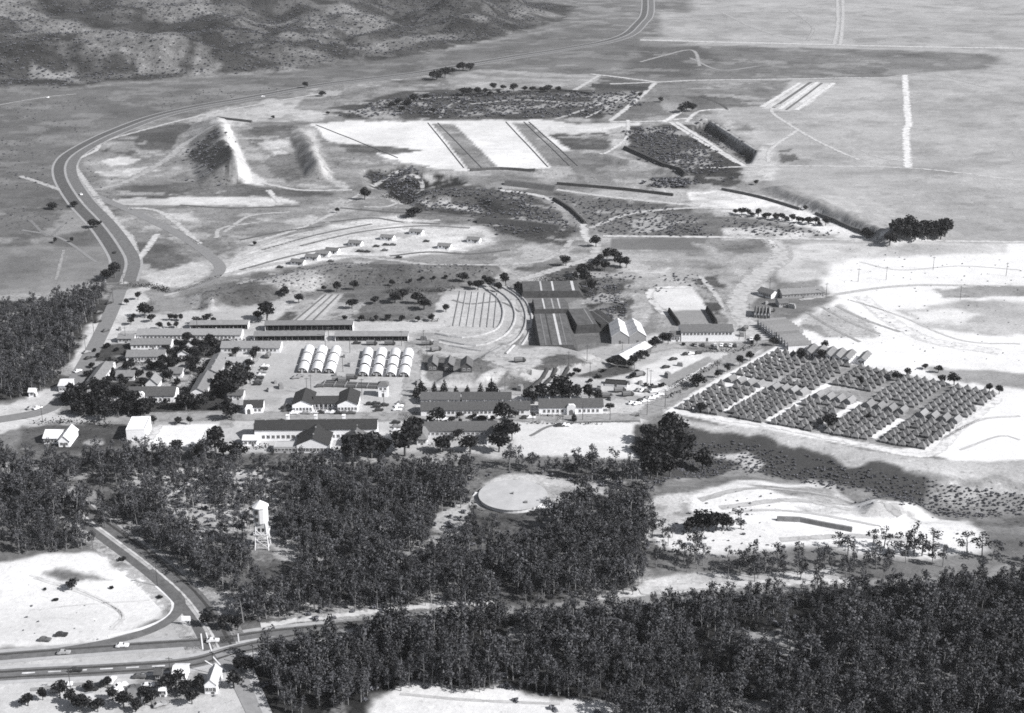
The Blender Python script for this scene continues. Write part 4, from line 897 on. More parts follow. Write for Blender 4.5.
BL = [(0, .175), (.2, .36), (.39, .565), (.6, .785), (.82, 1.0)]
spots = []
for half, (t0, t1, nr_) in enumerate(((.0, .415, 8), (.545, 1.0, 8))):
    for b, (s0, s1) in enumerate(BL):
        for j in range(nr_):
            for i in range(5):
                if half == 1 and b == 2 and j < 2: continue
                s = s0 + (s1 - s0) * (i + .5) / 5; t = t0 + (t1 - t0) * (j + .5) / nr_
                p = camp(s, t) + rng.normal(0, .28, 2)
                if rng.random() < .03: continue
                spots.append((half, b, j, i, p[0], p[1]))
rest = MB()
for n_, (half, b, j, i, x, y) in enumerate(spots):
    a = crz + rng.normal(0, .05); z = hz(x, y)
    if n_ < 300:
        o = link('pyramid_tent', TENT, None, (x, y, z)); o.rotation_euler = (0, 0, a); q = rng.uniform(.92, 1.1); o.scale = (q, q, q * rng.uniform(.85, 1.12))
        tag(o, 'dark pyramid tent, %s of its row, %s row, %s %s block from the left' % (nth(i), nth(j), nth(b), ('front', 'back')[half]), 'tent', 'pyramid tents in blocks')
        link('door_flap', FLAP, o)
    else:
        c_, s_ = math.cos(a), math.sin(a); tm = tent_mesh()
        rest.add([(x + u * c_ - v * s_, y + u * s_ + v * c_, z + w) for u, v, w in tm.v], tm.f)
tag(rest.build('distant_tents', CANVAS), 'rearmost dark pyramid tents at the far right of the tent camp', 'tents', kind='stuff')
k = 0
for b, (s0, s1) in enumerate(BL):
    for i in range(4):
        s = s0 + (s1 - s0) * (i + .5) / 4; p = camp(s, .48); z = hz(*p)
        o = empty('store_tent', (p[0], p[1], z), csd); tag(o, 'pale ridge tent in the row across the tent camp, %s from the left' % nth(k), 'tent', 'pale ridge tents'); k += 1
        MB().prism([(-1.9, -.4), (1.9, -.4), (1.9, 1.5), (0, 2.9), (-1.9, 1.5)], 'y', -3.4, 3.4).build('canvas_wall', mat(.2, .9, .1, 1), o)
        r_ = slab_roof(3.8, 6.8, 1.5, 1.4, 'y', .15, .06).build('canvas_roof', mat(.19, .9, .1, .8), o); r_.location = (-1.9, -3.4, 0)

# ------------------------------------------------------------------ trees
def rnd_dir():
    v = rng.normal(size=3); return v / np.linalg.norm(v)
def leaf_cloud(blobs, n, size, flat=.75):
    """bent leaf sprays spread through a set of blobs (x, y, z, rx, rz)"""
    m = MB(); vol = np.array([b[3] ** 2 * b[4] for b in blobs]); vol /= vol.sum()
    for bi in rng.choice(len(blobs), n, p=vol):
        x, y, z, rx, rz_ = blobs[bi]; d = rnd_dir(); r_ = rng.random() ** .45
        c = np.array([x + d[0] * rx * r_, y + d[1] * rx * r_, z + d[2] * rz_ * r_])
        nrm = d * .7 + rnd_dir() * .8; nrm /= np.linalg.norm(nrm)
        u = np.cross(nrm, rnd_dir()); u /= np.linalg.norm(u) + 1e-9; v = np.cross(nrm, u)
        s = size * (.6 + .8 * rng.random())
        pts = [c - u * s * .5 - v * s * .32, c + u * s * .15 - v * s * .5, c + u * s * .55 + v * s * .1, c + u * s * .1 + v * s * .5 + nrm * s * .2, c - u * s * .5 + v * s * .25 + nrm * s * .1]
        m.add(pts, [(0, 1, 2, 3, 4)])
    return m
def euc_variant(k):
    h = 11 + 3 * rng.random(); t = MB(); lean = rng.normal(0, .35, 2)
    p0 = np.array((0, 0, -.6)); p1 = np.array((lean[0] * .4, lean[1] * .4, h * .4)); p2 = np.array((lean[0], lean[1], h * .82))
    t.tube(p0, p1, .24, .17, 5); t.tube(p1, p2, .17, .07, 5); bl = [(p2[0], p2[1], h * .86, 1.25, h * .13)]
    for j in range(7 + k % 2):
        a = rng.random() * 6.28; f = .22 + .62 * rng.random(); b0 = p0 + (p2 - p0) * (f + .05); L = 1.0 + 1.3 * rng.random()
        e = b0 + np.array((math.cos(a) * L, math.sin(a) * L, 1.2 + rng.random() * 1.4)); t.tube(b0, e, .08, .03, 4)
        bl.append((e[0], e[1], e[2] + .3, .95 + .5 * rng.random(), 1.1 + .7 * rng.random()))
    return t, leaf_cloud(bl, 300, .5)
def round_variant(k):
    h = 7 + 2 * rng.random(); t = MB(); t.tube((0, 0, -.6), (.1, 0, h * .45), .3, .18, 6); bl = [(0, 0, h * .62, h * .27, h * .32)]
    for j in range(6):
        a = rng.random() * 6.28; L = h * (.14 + .16 * rng.random()); e = np.array((math.cos(a) * L, math.sin(a) * L, h * (.4 + .35 * rng.random())))
        t.tube((0, 0, h * .3), e, .13, .04, 4); bl.append((e[0], e[1], e[2], h * (.15 + .07 * rng.random()), h * (.15 + .07 * rng.random())))
    return t, leaf_cloud(bl, 560, .6)
def conifer_variant(k):
    h = 8.5; t = MB(); t.tube((0, 0, -.6), (0, 0, h), .25, .03, 6); bl = []
    for j in range(9):
        f = j / 9; z = h * (.12 + .86 * f); r_ = 2.3 * (1 - f) + .25; bl.append((0, 0, z, r_, .7))
    return t, leaf_cloud(bl, 420, .55)
def shrub_variant(k):
    t = MB(); bl = []
    for j in range(4):
        a = rng.random() * 6.28; L = .3 + .5 * rng.random(); e = (math.cos(a) * L, math.sin(a) * L, .7 + .4 * rng.random()); t.tube((0, 0, -.3), e, .06, .02, 4); bl.append((*e, .7, .6))
    return t, leaf_cloud(bl, 90, .5)
KINDS = {}
for nm, fn, n_, lm, bk in (('eucalyptus_tree', euc_variant, 8, LEAF_EUC, BARK), ('broadleaf_tree', round_variant, 5, LEAF_DARK, BARK_D), ('conifer_tree', conifer_variant, 3, LEAF_DARK, BARK_D), ('shrub', shrub_variant, 4, LEAF_DARK, BARK_D), ('scrub_bush', shrub_variant, 4, LEAF_PALE, BARK_D)):
    KINDS[nm] = []
    for k in range(n_):
        t, c = fn(k); KINDS[nm].append((t.mesh('trunk', bk), c.mesh('crown', lm)))
REFH = {'eucalyptus_tree': 12.0, 'broadleaf_tree': 8.0, 'conifer_tree': 8.6, 'shrub': 1.9, 'scrub_bush': 1.9}
SRC = {k: [None] * len(v) for k, v in KINDS.items()}
COUNT = {}
def plant(kind, x, y, h, label, group=None, wide=1.0, cat=None, var=None):
    COUNT[kind] = COUNT.get(kind, -1) + 1; k = COUNT[kind] % len(KINDS[kind]); s = h / REFH[kind]
    o = empty(kind, (x, y, hz(x, y)), rng.random() * 6.28); wide = wide * rng.uniform(.85, 1.25); o.scale = (s * wide, s * wide, s); o.rotation_euler = (rng.normal(0, .05), rng.normal(0, .05), o.rotation_euler[2])
    tag(o, label, cat or ('shrub' if 'shrub' in kind or 'bush' in kind else 'tree'), group)
    a = link('trunk', KINDS[kind][k][0], o); b = link('crown', KINDS[kind][k][1], o)
    if SRC[kind][k] is None: SRC[kind][k] = (a, b)
    return o
def scatter_points(polys, spacing, holes=(), lines=(), thin=0.0, nscale=30, seed=0, edge=8):
    out = []
    for p in polys:
        w = gp(p); lo, hi = w.min(0), w.max(0)
        gx, gy = np.meshgrid(np.arange(lo[0], hi[0], spacing), np.arange(lo[1], hi[1], spacing))
        gx = gx.ravel() + rng.uniform(-.48, .48, gx.size) * spacing; gy = gy.ravel() + rng.uniform(-.48, .48, gy.size) * spacing
        wx = edge * (fbm(gx, gy, 20 + edge, 3, 81 + seed) - .5) + (edge - 8) * .3 * rng.normal(size=gx.size)
        keep = sdpoly(gx + wx, gy + wx, w) > 0
        if thin: keep &= fbm(gx, gy, nscale, 3, 91 + seed) > thin * (.75 + .5 * rng.random(gx.size)) * .62
        for hpoly in holes: keep &= sdpoly(gx, gy, gp(hpoly)) < 0
        for ln, dist in lines:
            L = smooth_line(gp(ln), 6)
            idx = np.where(keep)[0]
            d = np.min((gx[idx, None] - L[None, :, 0]) ** 2 + (gy[idx, None] - L[None, :, 1]) ** 2, axis=1); keep[idx[d < dist * dist]] = False
        out.append(np.stack([gx[keep], gy[keep]], 1))
    return np.concatenate(out)
ROADS = [([(112, 538), (150, 566), (182, 594), (204, 622), (218, 648)], 9.5), (HW1, 9), (HW2, 9), ([(330, 627), (430, 617), (520, 611), (600, 605), (700, 597), (830, 587), (1090, 570)], 4.5), ([(222, 650), (236, 672), (250, 700), (270, 740)], 9), ([(262, 634), (340, 624), (430, 614), (500, 611)], 5)]
GAPS = [[(466, 500), (472, 482), (500, 474), (560, 476), (566, 482), (572, 496), (560, 516), (545, 528), (490, 530), (470, 518)], [(252, 584), (244, 540), (280, 540), (276, 584)], [(428, 550), (440, 512), (470, 508), (470, 528), (452, 556)],
        [(66, 490), (104, 488), (104, 500), (70, 502)], [(205, 590), (225, 590), (245, 622), (225, 626)], [(20, 556), (70, 552), (130, 548), (190, 590), (20, 640)]]
W1 = [(-60, 462), (60, 464), (130, 460), (215, 464), (285, 470), (400, 472), (470, 470), (478, 482), (470, 500), (500, 518), (560, 512), (600, 504), (640, 504), (654, 520), (652, 560), (642, 592), (560, 610), (430, 619), (350, 626), (300, 634), (250, 628), (210, 588), (170, 556), (118, 526), (100, 556), (-60, 556)]
W2 = [(505, 464), (560, 467), (600, 468), (640, 474), (642, 490), (590, 484), (540, 479), (500, 476)]
W3 = [(255, 690), (262, 664), (300, 644), (440, 625), (560, 616), (700, 604), (850, 592), (1090, 580), (1090, 770), (660, 770), (600, 703), (500, 694), (430, 686), (380, 693), (335, 715), (270, 712)]
W4 = [(-60, 308), (50, 306), (100, 290), (120, 299), (88, 325), (74, 344), (70, 376), (30, 398), (-60, 410)]
W5 = [(664, 562), (690, 552), (730, 556), (760, 560), (830, 562), (900, 560), (1000, 552), (1090, 562), (1090, 590), (850, 596), (832, 580), (700, 584), (660, 582)]
W6 = [(644, 442), (690, 428), (692, 466), (670, 478), (646, 480)]
wood = [scatter_points([W1], 2.9, GAPS, ROADS, .62, 13, 1), scatter_points([W2], 4.4, GAPS, ROADS), scatter_points([W3], 2.9, GAPS, ROADS, .6, 12, 2), scatter_points([W4], 3.7, (), [(CAMPRD, 9)], .5, 16, 3), scatter_points([W5], 5.2, (), ROADS, .68, 20, 4)]
tall = np.concatenate([np.full(len(w), h) for w, h in zip(wood, (8.6, 9.2, 8.8, 9, 9))]); allw = np.concatenate(wood)
# thin the pale upper-left part of the wood
wn = gp([(60, 468), (290, 468), (290, 520), (230, 560), (120, 528), (60, 500)])
wn2 = gp([(300, 470), (470, 470), (470, 500), (380, 520), (300, 500)])
drop = (sdpoly(allw[:, 0], allw[:, 1], wn) > 0) & (rng.random(len(allw)) < .58)
allw, tall = allw[~drop], tall[~drop]
tall = tall * np.clip(rng.lognormal(-.06, .27, len(tall)), .4, 1.65) * (.72 + .56 * fbm(allw[:, 0], allw[:, 1], 26, 3, 131))
dist = allw[:, 1] + np.where(np.abs(allw[:, 0]) > .355 * allw[:, 1], 1e4, 0) + np.where(allw[:, 1] < 478, 1e4, 0)
order = np.argsort(dist)
for r_, k in enumerate(order[:300]):
    x, y = allw[k]
    plant('eucalyptus_tree', x, y, tall[k], 'slender eucalyptus in the dense wood along the bottom edge', 'eucalyptus trees of the nearest wood', var=r_)
def gn_stuff(name, pts, hs, kind, label, cat, wide=1.0):
    n_ = len(pts); z = hgt(pts[:, 0], pts[:, 1]); me = bpy.data.meshes.new(name)
    me.vertices.add(n_); me.vertices.foreach_set('co', np.column_stack([pts, z]).astype(np.float32).ravel())
    a = me.attributes.new('sz', 'FLOAT_VECTOR', 'POINT'); s = hs / REFH[kind]; wide = wide * rng.uniform(.8, 1.35, n_); a.data.foreach_set('vector', np.column_stack([s * wide, s * wide, s]).astype(np.float32).ravel())
    a = me.attributes.new('turn', 'FLOAT_VECTOR', 'POINT'); a.data.foreach_set('vector', np.column_stack([rng.normal(0, .06, n_), rng.normal(0, .06, n_), rng.random(n_) * 6.28]).astype(np.float32).ravel())
    a = me.attributes.new('pick', 'INT', 'POINT'); a.data.foreach_set('value', rng.integers(0, len(SRC[kind]), n_).astype(np.int32))
    o = tag(link(name, me), label, cat, kind='stuff')
    g = bpy.data.node_groups.new(name + '_scatter', 'GeometryNodeTree'); g.interface.new_socket('Geometry', in_out='INPUT', socket_type='NodeSocketGeometry'); g.interface.new_socket('Geometry', in_out='OUTPUT', socket_type='NodeSocketGeometry')
    N = g.nodes.new; gi, go = N('NodeGroupInput'), N('NodeGroupOutput'); ip = N('GeometryNodeInstanceOnPoints'); jn = N('GeometryNodeJoinGeometry')
    for src in reversed(SRC[kind]):
        j2 = N('GeometryNodeJoinGeometry'); gti = N('GeometryNodeGeometryToInstance')
        for ob in src:
            oi = N('GeometryNodeObjectInfo'); oi.transform_space = 'ORIGINAL'; oi.inputs['Object'].default_value = ob; g.links.new(oi.outputs['Geometry'], j2.inputs[0])
        g.links.new(j2.outputs[0], gti.inputs[0]); g.links.new(gti.outputs[0], jn.inputs[0])
    def at(nm, dt): q = N('GeometryNodeInputNamedAttribute'); q.data_type = dt; q.inputs['Name'].default_value = nm; return q.outputs[0]
    g.links.new(gi.outputs[0], ip.inputs['Points']); g.links.new(jn.outputs[0], ip.inputs['Instance']); ip.inputs['Pick Instance'].default_value = True
    g.links.new(at('pick', 'INT'), ip.inputs['Instance Index']); g.links.new(at('turn', 'FLOAT_VECTOR'), ip.inputs['Rotation']); g.links.new(at('sz', 'FLOAT_VECTOR'), ip.inputs['Scale'])
    g.links.new(ip.outputs[0], go.inputs[0]); md = o.modifiers.new('scatter', 'NODES'); md.node_group = g
    return o
gn_stuff('eucalyptus_wood', allw[order[300:]], tall[order[300:]], 'eucalyptus_tree', 'eucalyptus wood spreading behind the nearest trees', 'wood')
def row(kind, items, place, group, wide=1.0, desc=None):
    """single trees given as (px, py, height m), left to right"""
    items = sorted(items, key=lambda q: q[0])
    for k, it in enumerate(items):
        x, y, z = G1(it[0], it[1]); w = (it[3] if len(it) > 3 else wide) * 1.08
        lab = '%s %s' % (desc or {'broadleaf_tree': 'dark round tree', 'conifer_tree': 'dark pointed conifer', 'shrub': 'dark bush', 'eucalyptus_tree': 'open eucalyptus tree'}[kind], place)
        if len(items) > 1: lab += ', %s from the left' % nth(k)
        plant(kind, x, y, it[2] * (1.18 if kind == 'broadleaf_tree' else 1), lab, group, w)
row('broadleaf_tree', [(145, 318, 10, 1.2), (127, 305, 4.5), (134, 319, 4), (131, 325, 4.5), (138, 300, 5), (152, 322, 5)], 'at the camp road entrance', 'trees at the camp entrance')
row('broadleaf_tree', [(159, 329, 4), (169, 328, 4), (177, 328, 4), (172, 320.5, 4), (176.5, 320.5, 4.2), (181, 321, 4), (197, 324, 5, 1.3), (207, 322, 4.5, 1.3), (213, 323, 4)], 'behind the long stores building', 'trees behind the stores')
row('broadleaf_tree', [(267, 321, 10.5, 1.25), (258, 320, 6), (285, 296, 7), (299, 303, 6), (324, 291, 4), (337, 292, 7), (354, 290, 6)], 'on the slope behind the long open sheds', 'trees behind the sheds')
row('broadleaf_tree', [(352, 309, 6), (375, 304, 5), (395, 303, 7), (403, 300, 7), (418, 304, 7), (424, 310, 7), (345, 321, 4), (362, 321, 4), (376, 321, 3.5), (388, 320, 4), (402, 321, 4), (418, 322, 4), (432, 321, 5), (446, 312, 5)], 'in the orchard beside the striped plot', 'orchard trees', 1.15)
row('broadleaf_tree', [(392, 286, 4), (410, 283, 3), (422, 281, 3), (434, 280, 3), (446, 279, 3), (462, 282, 6, 1.3), (470, 288, 5), (478, 290, 6, 1.3), (490, 287, 7), (498, 292, 6), (484, 282, 5)], 'above the terraced field', 'trees above the terraced field')
row('broadleaf_tree', [(364.5, 200, 11), (414, 217, 7, 2.0), (337, 213, 4), (255, 246, 4)], 'standing alone on the slopes above the practice ground', 'lone trees above the practice ground')
row('broadleaf_tree', [(596, 247, 9), (566, 266, 7), (600, 263, 6), (607, 262, 9), (614, 261, 9), (590, 273, 7), (581, 277, 9), (620, 267, 8), (605, 271, 8), (626, 268, 7), (597, 270, 9), (575, 280, 6), (586, 285, 9), (592, 292, 8), (506, 286, 8), (518, 290, 6)], 'by the bend above the dark terraces', 'trees above the dark terraces')
row('broadleaf_tree', [(151, 410, 8), (186, 410, 10), (200, 408, 8), (232, 420, 9), (228, 408, 6), (154, 424, 4), (178, 424, 4), (190, 424.5, 4), (258, 436, 7), (282, 426, 4), (205, 404, 6)], 'on the verges of the main street', 'trees on the main street')
row('broadleaf_tree', [(216, 452, 12, 1.2), (205, 458, 9), (178, 456, 8), (224, 458, 9), (196, 462, 8), (358, 458, 12, 1.4), (372, 458, 12, 1.2), (384, 456, 10), (346, 460, 9), (240, 460, 8)], 'between the wood and the main street halls', 'trees before the halls')
row('broadleaf_tree', [(409, 448, 15, .8), (414, 440, 12), (405, 456, 13), (437, 424, 8), (504, 424, 11, .8), (506, 442, 13, .8), (499, 452, 10), (512, 440, 8), (443, 452, 9), (470, 452, 9), (458, 440, 5)], 'round the courtyard barracks', 'trees round the courtyard barracks')
row('conifer_tree', [(422, 393, 9), (434, 394, 8), (444, 393, 8.5), (456, 394.5, 6), (467, 394.5, 6), (480, 396, 8), (492, 395, 11), (416, 397, 8)], 'in the row behind the long barracks', 'conifers behind the barracks')
row('broadleaf_tree', [(528, 402, 8), (534, 404, 7), (543, 402, 9), (553, 401, 9), (562, 400, 12), (569, 400, 10), (577, 401, 9), (589, 401, 8), (598, 402, 7), (609, 411, 4)], 'behind the barracks with the arched central portal', 'trees behind the portal barracks')
row('conifer_tree', [(574, 421, 5.5)], 'on the lawn of the barracks facing the parade ground', None)
row('broadleaf_tree', [(610, 365, 4), (617, 367, 5), (634, 364, 6), (640, 361, 6), (645, 358.5, 5), (651, 350, 6), (656, 347.5, 6), (629, 368, 4), (662, 342, 6), (668, 344, 6)], 'along the drive past the white-roofed sheds', 'trees by the white-roofed sheds')
row('broadleaf_tree', [(698, 386, 7, 1.3), (727, 372, 5), (740, 366, 6), (750, 361, 6), (702, 412, 5, 1.3), (718, 378, 4), (757, 344, 6), (773, 346, 5), (800, 358, 6, 1.3), (821, 360, 6, 1.2), (825, 348, 5)], 'along the upper left edge of the tent camp', 'trees left of the tents')
row('broadleaf_tree', [(830, 428, 7, 1.3), (907, 376, 5), (897, 381, 5), (954, 385, 6), (989, 392, 5), (999, 394, 5), (938, 373, 4, 1.3), (925, 369, 3, 1.5), (941, 383, 5), (860, 384, 4), (868, 420, 4)], 'among and behind the right-hand tents', 'trees among the tents')
row('broadleaf_tree', [(437, 80, 13), (445, 78, 12), (433, 79, 8), (453, 74, 8), (463, 71, 10), (470, 71, 11), (459, 70, 8)], 'beside the far road below the hills', 'trees beside the far road', 1.3)
row('broadleaf_tree', [(463, 96, 9), (470, 95, 9), (478, 95, 9), (485, 94, 6), (493, 90, 8), (503, 90, 6), (514, 92, 9), (525, 91, 6), (532, 92, 6), (541, 92, 6), (548, 92, 8), (558, 92, 6), (498, 94, 5), (490, 96, 6)], 'in the far row beyond the white fields', 'trees in the far row', 1.3)
row('broadleaf_tree', [(391, 108, 6), (399, 105, 8), (408, 105, 7), (414, 103, 10), (402, 112, 6), (427, 100, 6), (433, 113, 6), (322, 96, 6), (305, 88, 7), (273, 119, 4), (328, 115, 4)], 'in the scrub left of the far row', 'trees in the far scrub', 1.4)
row('broadleaf_tree', [(640, 98, 6), (686, 112, 10), (692, 111, 9), (682, 113, 8), (660, 102, 6), (756, 185, 4), (805, 210, 4)], 'among the far tracks to the right', 'trees among the far tracks', 1.3)
row('broadleaf_tree', [(53, 209, 5, 1.8), (75, 207, 4, 1.8), (94, 228, 7, 1.4), (115, 278, 10, 1.2), (107, 281, 8, 1.2), (72, 242, 4), (55, 243, 4)], 'left of the curving road', 'trees left of the curving road')
row('broadleaf_tree', [(866, 238, 8, 1.4)] + [(890 + 4.2 * k, 239.5 - (k % 3) * 3, 9 + (k * 7 % 4)) for k in range(14)], 'in the grove beside the straight far track', 'trees of the far right grove', 1.2, 'grey round tree')
row('broadleaf_tree', [(735 + 5.6 * k + (k % 3), 213.5 + .75 * k + (k % 2) * 1.5, 4 + (k * 5 % 3)) for k in range(17)], 'in the row across the pale channel', 'trees across the pale channel', 1.2, 'small grey tree')
row('broadleaf_tree', [(686, 533, 6), (691, 531, 6.5), (697, 531, 7), (703, 531, 8), (709, 531, 9), (716, 531, 9), (722, 531, 8), (727, 530, 6)], 'in the clump standing on the white clearing', 'clump on the white clearing', 1.0)
row('eucalyptus_tree', [(741, 529, 11, 1.3)], 'standing alone with gaps in its crown on the white clearing', None, 1.3, 'lone eucalyptus')
row('eucalyptus_tree', [(662, 536, 9), (672, 538, 6), (668, 546, 8), (697, 547, 8), (663, 556, 7), (690, 566, 7), (703, 566, 9), (675, 568, 7), (656, 568, 9)], 'along the left edge of the white clearing', 'trees at the clearing edge')
row('eucalyptus_tree', [(872, 552, 10), (884, 548, 9), (838, 548, 8), (905, 556, 12), (914, 555, 13), (922, 556, 12), (848, 556, 9), (967, 552, 10), (982, 556, 10), (992, 560, 9), (932, 556, 11)], 'with open crown right of the white clearing', 'open trees right of the clearing', 1.4)
row('broadleaf_tree', [(702, 472, 13, .8)], 'standing alone on the brushy ravine slope', None, .8, 'tall dark tree')
row('broadleaf_tree', [(72, 590, 4, 1.4)], 'casting a shadow alone on the pale field', None, 1.3, 'small dark tree')
row('broadleaf_tree', [(43, 700, 5, .9), (60, 698, 6, .7), (72, 704, 6, .8), (90, 690, 4), (108, 688, 4), (168, 692, 7), (176, 690, 7), (186, 694, 6), (113, 700, 5, .8), (124, 708, 6), (144, 700, 5), (152, 706, 6), (80, 712, 6), (98, 712, 5), (136, 712, 5), (192, 704, 6), (234, 688, 7), (28, 706, 5), (200, 690, 5)], 'by the wayside yards in the lower left corner', 'trees by the wayside yards')
row('broadleaf_tree', [(208, 626, 5), (224, 628, 6), (232, 627, 5), (238, 630, 5), (241, 672, 7), (252, 674, 6)], 'at the highway junction', 'trees at the highway junction')
for nm, poly, sp, hh, lab, grp in (('broadleaf_tree', [(62, 412), (72, 398), (92, 386), (112, 394), (136, 404), (150, 418), (122, 424), (76, 420)], 7.4, 10, 'dark round tree in the black thicket left of the arched-portal barracks', 'thicket left of the portal barracks'),
                            ('broadleaf_tree', [(216, 392), (224, 378), (246, 374), (258, 382), (256, 398), (226, 402)], 6.8, 11, 'dark round tree in the black clump beside the car park', 'clump beside the car park'),
                            ('broadleaf_tree', [(162, 364), (178, 344), (210, 338), (218, 346), (204, 366), (190, 380), (164, 388)], 8.6, 7.5, 'dark round tree growing among the grey-roofed barracks', 'trees among the barracks'),
                            ('broadleaf_tree', [(236, 356), (262, 352), (258, 374), (240, 378)], 9, 6.5, 'dark round tree between the stores and the car park', 'trees by the stores'),
                            ('broadleaf_tree', [(100, 388), (120, 366), (160, 364), (164, 376), (140, 384), (110, 392)], 9, 6.5, 'dark round tree behind the arched-portal barracks', 'trees behind the officers barracks'),
                            ('broadleaf_tree', [(176, 344), (250, 341), (250, 344), (176, 347)], 6.5, 4.8, 'dark round tree in the line before the long stores building', 'trees before the stores'),
                            ('broadleaf_tree', W6, 7.0, 13, 'tall dark tree in the black grove beside the ravine', 'grove beside the ravine'),
                            ('broadleaf_tree', [(424, 423), (500, 423), (534, 419), (530, 416), (424, 419)], 6.0, 3.8, 'dark bushy tree along the front of the long dark-roofed barracks', 'bushy trees before the long barracks')):
    q = scatter_points([poly], sp); q = q[np.argsort(q[:, 0] / q[:, 1])]
    for k, (x, y) in enumerate(q):
        plant(nm, x, y, hh * rng.uniform(.75, 1.2), lab + ', %s from the left' % nth(k), grp, 1.1)
# shrubs and hedges
def hedge(label, pts, w, h, leaf=LEAF_DARK, dens=5.0):
    wl = smooth_line(gp(pts), 2.0); n_ = len(wl); z = hgt(wl[:, 0], wl[:, 1]); nr_ = lateral(wl)
    bl = []
    for i in range(n_):
        q = wl[i] + nr_[i] * rng.normal(0, w * .12); s = rng.uniform(.75, 1.2); bl.append((q[0], q[1], z[i] + h * .42 * s, w * .55 * s, h * .55 * s))
    return tag(leaf_cloud(bl, int(n_ * dens * max(1, w * h / 4)), .6).build('hedge', leaf), label, 'hedge')
hedge('black clipped hedge along the top of the orchard', [(388, 293), (410, 292.5), (430, 292), (452, 291)], 3.5, 4)
hedge('dark low hedge along the foot of the orchard', [(338, 322), (370, 321), (410, 321.5), (438, 321.5)], 2.5, 2.2)
hedge('dark hedge beside the white wall of the grey lot', [(669, 391), (685, 382), (700, 374), (722, 363)], 3, 2.6)
hedge('dark hedge between the drive and the first tents', [(669, 398), (682, 391), (695, 386)], 3, 2.4)
hedge('dark hedge at the upper end of the camp drive', [(706, 352), (724, 352), (738, 352), (756, 346)], 3.5, 3)
hedge('black hedge before the white-roofed houses near the left edge', [(36, 424), (60, 423), (90, 424), (112, 427)], 3.5, 3.4)
hedge('dark clipped hedge below the curving road beside the camp entrance', [(130, 286), (145, 287), (160, 289), (168, 292)], 6, 3.5)
hedge('dark hedge line across the front of the parade ground lawn', [(528, 423.5), (560, 424), (602, 424.5)], 1.6, 1.2)
hedge('low dark shrub line before the arched-portal parade barracks', [(540, 416), (552, 416), (563, 416)], 1.4, 1.2)
hedge('dark shrub mass above the terraces left of the bend', [(540, 283), (552, 281), (572, 282)], 8, 4)
hedge('black shrub mass on the gully floor', [(388, 198), (400, 200), (410, 204)], 10, 5)
hedge('dark scrub row along the far white field edge', [(470, 97), (500, 96), (530, 95)], 6, 4)
hedge('dark shrubs along the front of the arched-portal officers barracks', [(106, 406), (128, 407), (150, 406), (176, 405)], 3, 2.6)
hedge('dark shrubs between the two middle barracks', [(128, 364), (150, 365), (168, 364)], 3.5, 3)
hedge('dark shrubs behind the grey-roofed stores', [(222, 342), (250, 341.5), (276, 341.5)], 3, 2.6)
hedge('dark shrubs down the left side of the narrow barracks', [(184, 398), (196, 380), (206, 362)], 4, 3)
hedge('dark shrubs down the right side of the narrow barracks', [(209, 400), (220, 382), (230, 364)], 3.5, 3)
hedge('dark shrubs before the long stores building', [(140, 342), (180, 342.5), (236, 342)], 3, 3)
hedge('dark shrubs beside the long barracks on the camp road', [(94, 402), (102, 384), (110, 366)], 3.5, 3)
hedge('black shrubs round the courtyard lawn', [(430, 446), (456, 440), (482, 446)], 4, 2.4)
hedge('black shrubs behind the courtyard barracks', [(420, 429), (460, 428), (500, 428)], 3, 2.6)
hedge('black shrubs between the hall and the gabled annex', [(330, 456), (344, 452), (352, 456)], 5, 4)
hedge('black shrubs before the long mess hall', [(258, 448), (270, 449), (274, 455)], 4, 3)
row('shrub', [(684, 345, 1.8), (694, 346, 2), (652, 387, 2), (662, 387, 2), (646, 386, 2), (631, 377, 2.4), (636, 374, 2.6), (592, 382, 2), (598, 378, 2), (604, 372, 2), (576, 372, 2.4), (572, 376, 2.4), (566, 380, 2.4)], 'around the grey lot and the pale sloping plot', 'bushes around the grey lot', 1.4)
row('shrub', [(45, 590, 1), (56, 600, 1.2), (112, 588, 1.2), (122, 560, 1.5), (160, 598, 1.2)], 'on the pale field by the highway', 'bushes on the pale field', 1.5)
row('scrub_bush', [(300, 268, 1.2), (330, 270, 1.2), (350, 268, 1.5), (420, 272, 1.5), (520, 300, 1.5), (528, 330, 1.6)], 'on the grassy slope behind the camp', 'bushes on the slope', 1.4, 'grey bush')
for k, (x, y) in enumerate(sorted(scatter_points([[(98, 348), (232, 342), (238, 416), (70, 416)]], 9.5).tolist(), key=lambda q: q[0] / q[1])):
    plant('shrub', x, y, rng.uniform(2.2, 4.6), 'dark bush among the left-hand barracks, %s from the left' % nth(k), 'bushes among the left-hand barracks', 1.0)
